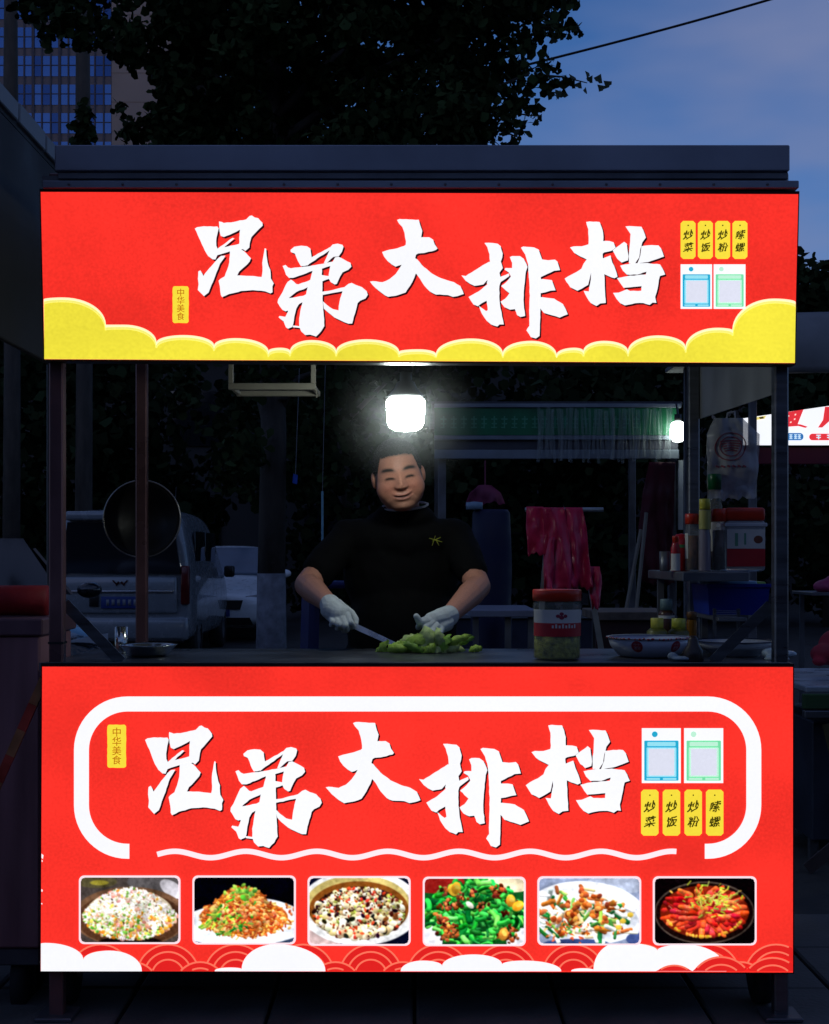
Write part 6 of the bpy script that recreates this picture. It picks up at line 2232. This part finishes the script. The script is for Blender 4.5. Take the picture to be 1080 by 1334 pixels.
def build_sedan(name, label, loc, ang, paint, sc=1.0, glass=None):
    """saloon, front toward local -y"""
    glass = glass or CARGLASS
    rot = Matrix.Rotation(R(ang), 3, 'Z')
    T = lambda v: Vector(loc) + rot @ (Vector(v) * sc)
    root = thing(name, label, 'car', loc)
    w = .88
    def sec(wf, hb, belt, top, tw):
        return [(w * wf * .88, hb), (w * wf * .98, hb + .14), (w * wf, .58), (w * wf * .97, belt), (w * (wf * .35 + tw * .65), belt + (top - belt) * .55), (w * tw, top - .04), (w * tw * .8, top), (w * .2, top + .015)]
    st = [(0.0, sec(.72, .32, .55, .66, .56)), (.08, sec(.86, .24, .60, .72, .66)), (.35, sec(.97, .20, .68, .80, .78)), (1.05, sec(1.0, .19, .80, .92, .84)), (1.25, sec(1.0, .19, .86, .98, .82)),
          (1.95, sec(1.0, .19, .92, 1.42, .66)), (2.4, sec(1.0, .19, .93, 1.47, .66)), (3.2, sec(1.0, .19, .94, 1.42, .66)), (3.9, sec(1.0, .20, .94, 1.10, .76)), (4.4, sec(.95, .24, .90, 1.02, .76)), (4.6, sec(.84, .32, .8, .92, .7))]
    hull(st, 'body', paint, root, T, 2)
    def prism(nm, pts, d, m, parent=root):
        return MB().prism([T(p) for p in pts], T(d) - T((0, 0, 0))).build(nm, m, parent)
    prism('windscreen', [(-.66, 1.22, 1.0), (.66, 1.22, 1.0), (.55, 1.86, 1.40), (-.55, 1.86, 1.40)], (0, -.035, .035), glass)
    prism('rear_window', [(-.6, 3.95, 1.06), (.6, 3.95, 1.06), (.5, 3.36, 1.38), (-.5, 3.36, 1.38)], (0, .03, .035), CARGLASS)
    for s in (-1, 1):
        prism('side_window', [(s * .84, 1.45, .98), (s * .85, 2.35, .99), (s * .68, 2.35, 1.36), (s * .66, 1.95, 1.35)], (s * .02, 0, .01), CARGLASS)
        prism('side_window', [(s * .85, 2.42, .99), (s * .83, 3.55, 1.0), (s * .67, 3.2, 1.35), (s * .68, 2.42, 1.36)], (s * .02, 0, .01), CARGLASS)
        prism('headlight', [(s * .40, .055, .60), (s * .74, .17, .62), (s * .76, .22, .74), (s * .44, .09, .70)], (0, -.03, 0), LAMPG)
        prism('tail_light', [(s * .45, 4.56, .76), (s * .76, 4.5, .76), (s * .76, 4.46, .90), (s * .45, 4.55, .88)], (0, .03, 0), TAIL)
        mm = MB()
        mm.ell(T((s * .96, 1.35, 1.02)), (.10 * sc, .07 * sc, .065 * sc), rot)
        mr = mm.build('mirror', paint, root, True)
        MB().ell(T((s * .955, 1.39, 1.02)), (.08 * sc, .045 * sc, .05 * sc), rot).build('mirror_glass', CARGLASS, mr, True)
        for y in (.85, 3.65):
            wheel(s * .77 * sc, y * sc, .315 * sc, root, s, rot, loc)
    prism('grille', [(-.36, .02, .50), (.36, .02, .50), (.40, .03, .64), (-.40, .03, .64)], (0, -.03, 0), M_BLACKPL)
    prism('lower_grille', [(-.55, .06, .27), (.55, .06, .27), (.50, .04, .38), (-.50, .04, .38)], (0, -.035, 0), M_BLACKPL)
    pl = prism('number_plate', [(-.21, -.012, .40), (.21, -.012, .40), (.21, -.012, .50), (-.21, -.012, .50)], (0, -.012, 0), mat('plate_blue', (0.02, 0.05, 0.22), 0.4))
    return root


build_van()
build_sedan('parked_car', 'white saloon parked facing the stall just right of the van', (P(281, 0, 19.5).x, 19.5, 0), 3, mat('white_car_paint', (0.74, 0.80, 0.84), 0.3, 0, 0.05, coat=0.4), glass=mat('pale_blue_windscreen', (0.10, 0.14, 0.20), 0.15, 0, 0.1, 3, spec=0.8))  # windscreen glass paler and bluer than the common car glass
build_sedan('dark_car', 'glossy dark car parked in front of the silver van', (P(8, 0, 8.9).x, 8.9, 0), 30, mat('black_car_paint', (0.010, 0.013, 0.018), 0.14, 0.2, 0.05, coat=1.0))

# ------------------------------------------------------------------ trees
def leaf_cloud(name, centres, radii, counts, size, mats, parent, seed, droop=0.4):
    """fan shaped leaves spread through many clumps: one mesh of small faces"""
    g = np.random.default_rng(seed)
    C = np.repeat(np.array(centres), counts, axis=0)
    Rr = np.repeat(np.array(radii), counts, axis=0)
    n = len(C)
    d = g.normal(size=(n, 3))
    d /= np.linalg.norm(d, axis=1)[:, None]
    q = g.random(n) ** (1 / 2.2)
    pos = C + d * (q[:, None] * Rr)
    s = size * g.uniform(.45, 1.25, n)
    nrm = g.normal(size=(n, 3)) + np.array([0, -.3, .25])
    nrm /= np.linalg.norm(nrm, axis=1)[:, None]
    stem = g.normal(size=(n, 3)) + np.array([0, 0, -droop])
    stem -= nrm * (stem * nrm).sum(1)[:, None]
    stem /= np.linalg.norm(stem, axis=1)[:, None] + 1e-9
    side = np.cross(nrm, stem)
    #  fan: base, left, tipL, tipR, right
    P5 = [(0, 0, 0), (.62, -.50, .05), (.98, -.22, 0), (.98, .22, 0), (.62, .50, .05)]
    V = np.zeros((n, 5, 3))
    for i, (a, b, c) in enumerate(P5):
        V[:, i] = pos + stem * (a * s)[:, None] + side * (b * s)[:, None] + nrm * (c * s)[:, None]
    F = np.arange(n * 5).reshape(n, 5)
    shade = g.uniform(.55, 1.35, n)
    tint = g.uniform(-.15, .15, n)
    base = np.array(mats)
    col = base[None, :] * shade[:, None]
    col[:, 0] *= 1 + tint
    me = grid_mesh(name, V.reshape(-1, 3), F, np.repeat(col, 5, axis=0))
    o = link(name, me, vcmat('leaf_surface', rough=0.8, spec=0.08), parent)
    o['kind'] = 'stuff'
    return o


BARK = mat('grey_bark', (0.075, 0.065, 0.055), 0.9, 0, 0.4, 10, bump=0.8, bscale=30, streak=(1, 1, .25))


def limb(pts, rs, parent, name='limb'):
    return MB().tube(pts, rs, 9).build(name, BARK, parent, True)


def build_ginkgo():
    Y = 11.6
    base = P(352, 0, Y)
    x0 = base.x
    root = thing('ginkgo_tree', 'big ginkgo tree with whitewashed trunk spreading over the stall', 'tree', (x0, Y, 0))
    r = random.Random(31)
    MB().tube([(x0, Y, 0), (x0 + .01, Y, .6), (x0 + .01, Y, 1.14)], [.15, .135, .128], 14).build('whitewash', mat('limewash', (0.22, 0.23, 0.26), 0.9, 0, 0.3, 14, bump=0.5, bscale=40), root, True)
    MB().tube([(x0 + .01, Y, 1.1), (x0 + .03, Y, 2.4), (x0 - .03, Y + .05, 4.2), (x0 + .02, Y, 6.4), (x0, Y + .1, 9.2)], [.125, .115, .10, .075, .03], 14).build('trunk', BARK, root, True)
    # clumps given as photo position + radius (px)
    blobs = []
    for px in range(232, 640, 34):
        for py in range(-230, 240, 34):
            blobs.append((px + r.uniform(-9, 9), py + r.uniform(-9, 9), 30, 1.0))
    blobs += [(40, -20, 34, .8), (80, -6, 30, .9), (120, -20, 34, .9), (62, 20, 22, .8), (95, 30, 26, 1.0), (130, 36, 26, 1.1), (160, 46, 26, 1.1), (190, 58, 28, 1.1), (110, 54, 16, .8), (150, 62, 16, .9), (176, 80, 13, .9), (205, 84, 18, 1.0), (222, 108, 16, 1.0), (212, 30, 16, .5),
              (60, 46, 14, .6), (36, 14, 18, .6), (200, -10, 26, .8), (166, 0, 16, .5), (160, -30, 30, .8), (240, 20, 26, .9), (245, 130, 24, 1.1), (230, 150, 26, 1.1), (205, 158, 22, 1.1), (186, 166, 17, .9), (165, 176, 14, .8), (214, 180, 24, 1.1), (155, 141, 9, .8), (240, 182, 24, 1.1), (112, 180, 12, .6), (100, 188, 9, .6),
              (640, -60, 40, 1), (690, -80, 40, .9), (640, -10, 38, 1.1), (690, -20, 34, .9), (725, -28, 28, .7), (650, 40, 30, 1.0), (690, 22, 26, .8), (722, 10, 20, .7), (742, 0, 14, .6),
              (640, 80, 26, 1.0), (676, 62, 20, .8), (704, 40, 15, .7), (728, 38, 12, .7), (744, 34, 10, .7), (752, 40, 7, .6), (672, 92, 20, 1.0), (700, 96, 18, .9), (722, 108, 13, .8), (716, 80, 12, .7), (735, 100, 7, .5),
              (610, 120, 26, 1.0), (650, 126, 17, .8), (672, 132, 16, .7), (600, 152, 28, 1.0), (640, 150, 18, .8), (664, 158, 13, .7), (690, 140, 9, .6), (695, 152, 8, .6), (612, 178, 22, 1.0), (646, 176, 13, .7), (666, 182, 9, .6), (680, 164, 7, .5), (630, 186, 12, .8)]
    # lower skirts seen through the stall opening
    for px in range(225, 500, 42):
        for py in range(275, 660, 44):
            if r.random() < .8 and (px > 300 or py < 500):
                blobs.append((px + r.uniform(-14, 14), py + r.uniform(-14, 14), 32, .5))
    k = Y / FPX
    cs, rs, ns = [], [], []
    for px, py, rad, den in blobs:
        yy = Y + r.uniform(-.9, .9)
        c = P(px, py, yy)
        cs.append(tuple(c))
        rs.append((rad * k, rad * k * 1.3, rad * k))
        ns.append(max(6, int(.21 * rad * rad * den)))
    leaf_cloud('crown', cs, np.array(rs), ns, .088, (0.030, 0.048, 0.016), root, 5)
    # limbs reaching the clumps
    for (px, py) in ((110, 40), (200, 70), (215, 165), (300, 60), (420, 40), (520, 20), (560, 120), (640, 20), (690, 95), (640, 155), (450, 150), (330, 520), (420, 480), (260, 420)):
        t = P(px, py, Y + r.uniform(-.4, .4))
        s = Vector((x0, Y, max(1.9, min(8.5, t.z - abs(t.x - x0) * .45 - .3))))
        m = s.lerp(t, .5) + Vector((0, r.uniform(-.15, .15), .15))
        limb([s, m, t], [.05, .03, .010], root)
    # single leaves on the twig tips that stand free against the sky
    tw = [((700, 98), (765, 108)), ((705, 36), (756, 40)), ((640, 150), (706, 152)), ((650, 175), (678, 180)), ((740, 0), (744, 12))]
    for a, b in tw:
        limb([P(*a, Y - .2), P((a[0] + b[0]) / 2, (a[1] + b[1]) / 2 - 3, Y - .2), P(*b, Y - .2)], [.012, .008, .004], root, 'twig')
    tips = [(762, 96), (772, 102), (783, 100), (786, 109), (778, 114), (757, 110), (763, 117), (749, 107), (735, 118), (733, 124), (745, 30), (752, 34), (737, 30), (741, 45), (729, 46), (755, 42), (726, 34),
            (696, 132), (703, 139), (694, 146), (706, 152), (698, 158), (684, 152), (676, 140), (688, 160), (677, 172), (666, 180), (652, 170), (718, 116), (712, 122), (728, 108), (742, 8), (746, 2), (736, 14), (720, 50), (690, 122), (741, 100), (664, 186), (646, 184)]
    lm = bpy.data.meshes.new('leaf')
    s = .085
    lm.from_pydata([(0, 0, 0), (-.30 * s, 0, -.5 * s), (-.5 * s, .06 * s, -.78 * s), (-.18 * s, 0, -1.0 * s), (0, .03 * s, -.9 * s), (.2 * s, 0, -1.0 * s), (.5 * s, .06 * s, -.75 * s), (.3 * s, 0, -.5 * s)], [], [(0, 1, 2, 3, 4, 5, 6, 7)])
    lmat = mat('dark_leaf', (0.03, 0.048, 0.018), 0.55)
    lm.materials.append(lmat)
    for (px, py) in tips:
        o = link('leaf', lm, None, root)
        o.location = P(px, py - 4, Y - .22 + r.uniform(-.05, .05))
        o.rotation_euler = (r.uniform(-.6, .6), r.uniform(-1.1, 1.1), r.uniform(-.9, .9))
        q = r.uniform(.75, 1.1)
        o.scale = (q, q, q)


build_ginkgo()


def tree(name, label, x, y, h, cr, seed, col=(0.022, 0.036, 0.014), nclump=26, per=240, size=.2, trunk_r=.16, low=.25, group=None):
    r = random.Random(seed)
    root = thing(name, label, 'tree', (x, y, 0), group)
    MB().tube([(x, y, 0), (x + r.uniform(-.1, .1), y, h * .3), (x + r.uniform(-.2, .2), y, h * .62), (x, y, h * .9)], [trunk_r, trunk_r * .8, trunk_r * .5, trunk_r * .15], 10).build('trunk', BARK, root, True)
    cs, rs, ns = [], [], []
    for i in range(nclump):
        f = (i + r.random()) / nclump
        z = h * (low + (1 - low) * f)
        prof = math.sin(math.pi * min(1, .18 + .80 * f)) ** .7
        a = r.uniform(0, 6.283)
        q = cr * prof * math.sqrt(r.random())
        c = (x + q * math.cos(a), y + q * math.sin(a), z)
        rad = cr * r.uniform(.28, .46)
        cs.append(c)
        rs.append((rad, rad, rad * .8))
        ns.append(int(per * r.uniform(.7, 1.2)))
        if i % 4 == 0:
            s = Vector((x, y, max(h * .2, z - q * .6)))
            limb([s, s.lerp(Vector(c), .55) + Vector((0, 0, .1)), Vector(c)], [trunk_r * .4, trunk_r * .25, .02], root)
    leaf_cloud('crown', cs, np.array(rs), ns, size, col, root, seed)
    return root


tree('street_tree', 'broad dark tree behind the silver van', -6.6, 25, 7.0, 3.4, 41, per=420, size=.24, low=.1)
tree('street_tree', 'dark tree between the white saloon and the green stall', -1.4, 27, 8.0, 3.8, 42, per=420, size=.24, low=.08)
tree('street_tree', 'dark tree rising straight behind the green stall', 3.6, 26, 7.0, 3.8, 43, per=420, size=.24, low=.08)
tree('street_tree', 'leafy tree top showing above the grey canopy at right', 7.6, 24, 6.3, 3.0, 44, per=420, size=.2, low=.1)
tree('street_tree', 'dark tree standing behind the left cart', -11.5, 24, 8.0, 3.6, 45, per=380, size=.24, low=.08)
tree('roadside_tree', 'rounded low tree right beside the left cart canopy', -8.9, 20.0, 5.1, 1.8, 46, per=300, size=.12, low=.16, nclump=22, trunk_r=.09)
tree('street_tree', 'thin crowned tree beyond the corner stall', 12.6, 26, 6.6, 3.2, 47, per=350, size=.24, low=.08)


def bare_trunk(px, w, label, seed, Y=18.0, ivy=None):
    x = P(px, 0, Y).x
    root = thing('tall_tree', label, 'tree', (x, Y, 0))
    rr = w / 2 * Y / FPX
    zt = P(0, -60, Y).z
    MB().tube([(x, Y, 0), (x + .02, Y, zt * .4), (x, Y, zt * .8), (x, Y, zt + 1.5)], [rr * 1.25, rr * 1.1, rr, rr * .7], 12).build('trunk', BARK, root, True)
    r = random.Random(seed)
    cs, rs, ns = [], [], []
    for i in range(8):
        cs.append((x + r.uniform(-1, 1), Y + r.uniform(-1, 1), zt + .4 + r.uniform(0, 2)))
        rs.append((.7, .7, .6))
        ns.append(220)
    if ivy:
        for py in ivy:
            c = P(px + r.uniform(-4, 4), py, Y - .1)
            cs.append(tuple(c))
            rs.append((.11, .11, .2))
            ns.append(50)
    leaf_cloud('crown', cs, np.array(rs), ns, .12, (0.028, 0.045, 0.016), root, seed)


bare_trunk(14, 19, 'straight bare tree trunk at the left in front of the glass tower', 51)
bare_trunk(108, 19, 'straight tree trunk with ivy near its middle in front of the glass tower', 52, ivy=(150, 162, 172, 184))


# ------------------------------------------------------------------ buildings, cable
def build_tower():
    Y = 150.0
    x0, x1, x2 = P(-60, 0, Y).x, P(147, 0, Y).x, P(226, 0, Y).x
    root = thing('glass_tower', 'tall office tower with blue glass grid and plain beige end wall', 'building', ((x0 + x2) / 2, Y, 0))
    Ht = 78
    conc = mat('beige_concrete', (0.25, 0.235, 0.22), 0.8, 0, 0.12, .2)
    MB().box((x0, Y, 0), (x1, Y + 22, Ht)).build('wall', mat('spandrel_concrete', (0.12, 0.125, 0.15), 0.7, 0, 0.15, .3), root)
    MB().box((x1 + .01, Y - .6, 0), (x2, Y + 22, Ht + 1)).build('end_wall', conc, root)
    for k in range(1, 21):
        MB().box((x1 + .01, Y - .63, 3.3 * k), (x2, Y - .601, 3.3 * k + .08)).build('joint', mat('joint_grey', (0.2, 0.18, 0.16), 0.8), root)
    fl = 3.25
    cols = 18
    cw = (x1 - x0) / cols
    glass = mat('blue_tower_glass', (0.07, 0.16, 0.36), 0.12, 0.75, 0.25, .12)
    glass2 = mat('dark_blue_tower_glass', (0.035, 0.085, 0.22), 0.12, 0.75, 0.25, .12)
    me = {}
    r = random.Random(6)
    for f in range(7, 23):
        for c in range(cols):
            nm = 0 if r.random() < .72 else 1
            x = x0 + cw * (c + .5)
            z = fl * f + .7
            if nm not in me:
                o = MB().box((-cw * .45, -.05, 0), (cw * .45, .05, fl - .95)).build('window', glass if nm == 0 else glass2, root)
                me[nm] = o.data
            else:
                o = link('window', me[nm], None, root)
            o.location = (x, Y - .04, z)
        MB().box((x0, Y - .16, fl * f + .7 + (fl - .95) * .52), (x1, Y - .095, fl * f + .7 + (fl - .95) * .52 + .09)).build('transom', mat('dark_mullion', (0.03, 0.04, 0.07), 0.5), root)
    for c in range(cols + 1):
        x = x0 + cw * c
        wide = .16 if c % 3 else .30
        MB().box((x - wide / 2, Y - .22, 20), (x + wide / 2, Y - .162, Ht)).build('mullion', mat('dark_mullion', (0.03, 0.04, 0.07), 0.5), root)
    MB().box((x0, Y + .01, Ht + .01), (x1, Y + 22, Ht + 1.2)).build('parapet', conc, root)


build_tower()


def build_backing_building():
    Y = 36  # dark mass added so no bright sky shows between the trees
    root = thing('backing_building', 'long unlit two storey building added to hide the sky behind the trees', 'building', (0, Y, 0))
    wall = mat('dark_render', (0.045, 0.043, 0.042), 0.9, 0, 0.3, .5)
    MB().box((-26, Y, 0), (26, Y + 10, 6.8)).build('wall', wall, root)
    MB().box((-26.3, Y - .4, 6.8), (26.3, Y + 10.3, 7.1)).build('roof', mat('dark_roof_felt', (0.03, 0.03, 0.032), 0.9), root)
    me = None
    for f in (1.2, 4.3):
        for i in range(14):
            x = -24.5 + 3.7 * i
            if me is None:
                o = MB().box((-.7, -.06, 0), (.7, .02, 1.5)).build('window', CARGLASS, root)
                me = o.data
            else:
                o = link('window', me, None, root)
            o.location = (x, Y, f)


build_backing_building()


def build_sky_blocker():
    """unseen block behind the viewer, added to shut out the low sky"""
    Y = -19
    root = thing('sky_blocker', 'unseen brick block added behind the viewer to shut out the low sky', 'building', (0, Y, 0))
    MB().box((-38, Y - 10, 0), (38, Y, 10)).build('wall', mat('dark_brick', (0.07, 0.045, 0.038), 0.9, 0, 0.3, .6), root)
    MB().box((-38.4, Y - 10.4, 10), (38.4, Y + .4, 10.4)).build('roof', mat('dark_roof_felt', (0.03, 0.03, 0.032), 0.9), root)
    me = None
    for f in range(3):
        for i in range(18):
            if me is None:
                o = MB().box((-.7, -.02, 0), (.7, .05, 1.5)).build('window', CARGLASS, root)
                me = o.data
            else:
                o = link('window', me, None, root)
            o.location = (-35.5 + 4.15 * i, Y, 1.1 + 3.1 * f)


build_sky_blocker()


def build_cable():
    a, b = P(640, 96, 13.0), P(1240, -74, 13.0)
    pts = [a.lerp(b, i / 16) + Vector((0, 0, -.05 * math.sin(math.pi * i / 16))) for i in range(17)]
    o = MB().tube(pts, .012, 6).build('overhead_cable', M_BLACKPL)
    tag(o, 'thin black overhead cable crossing the evening sky into the tree', 'cable')


build_cable()
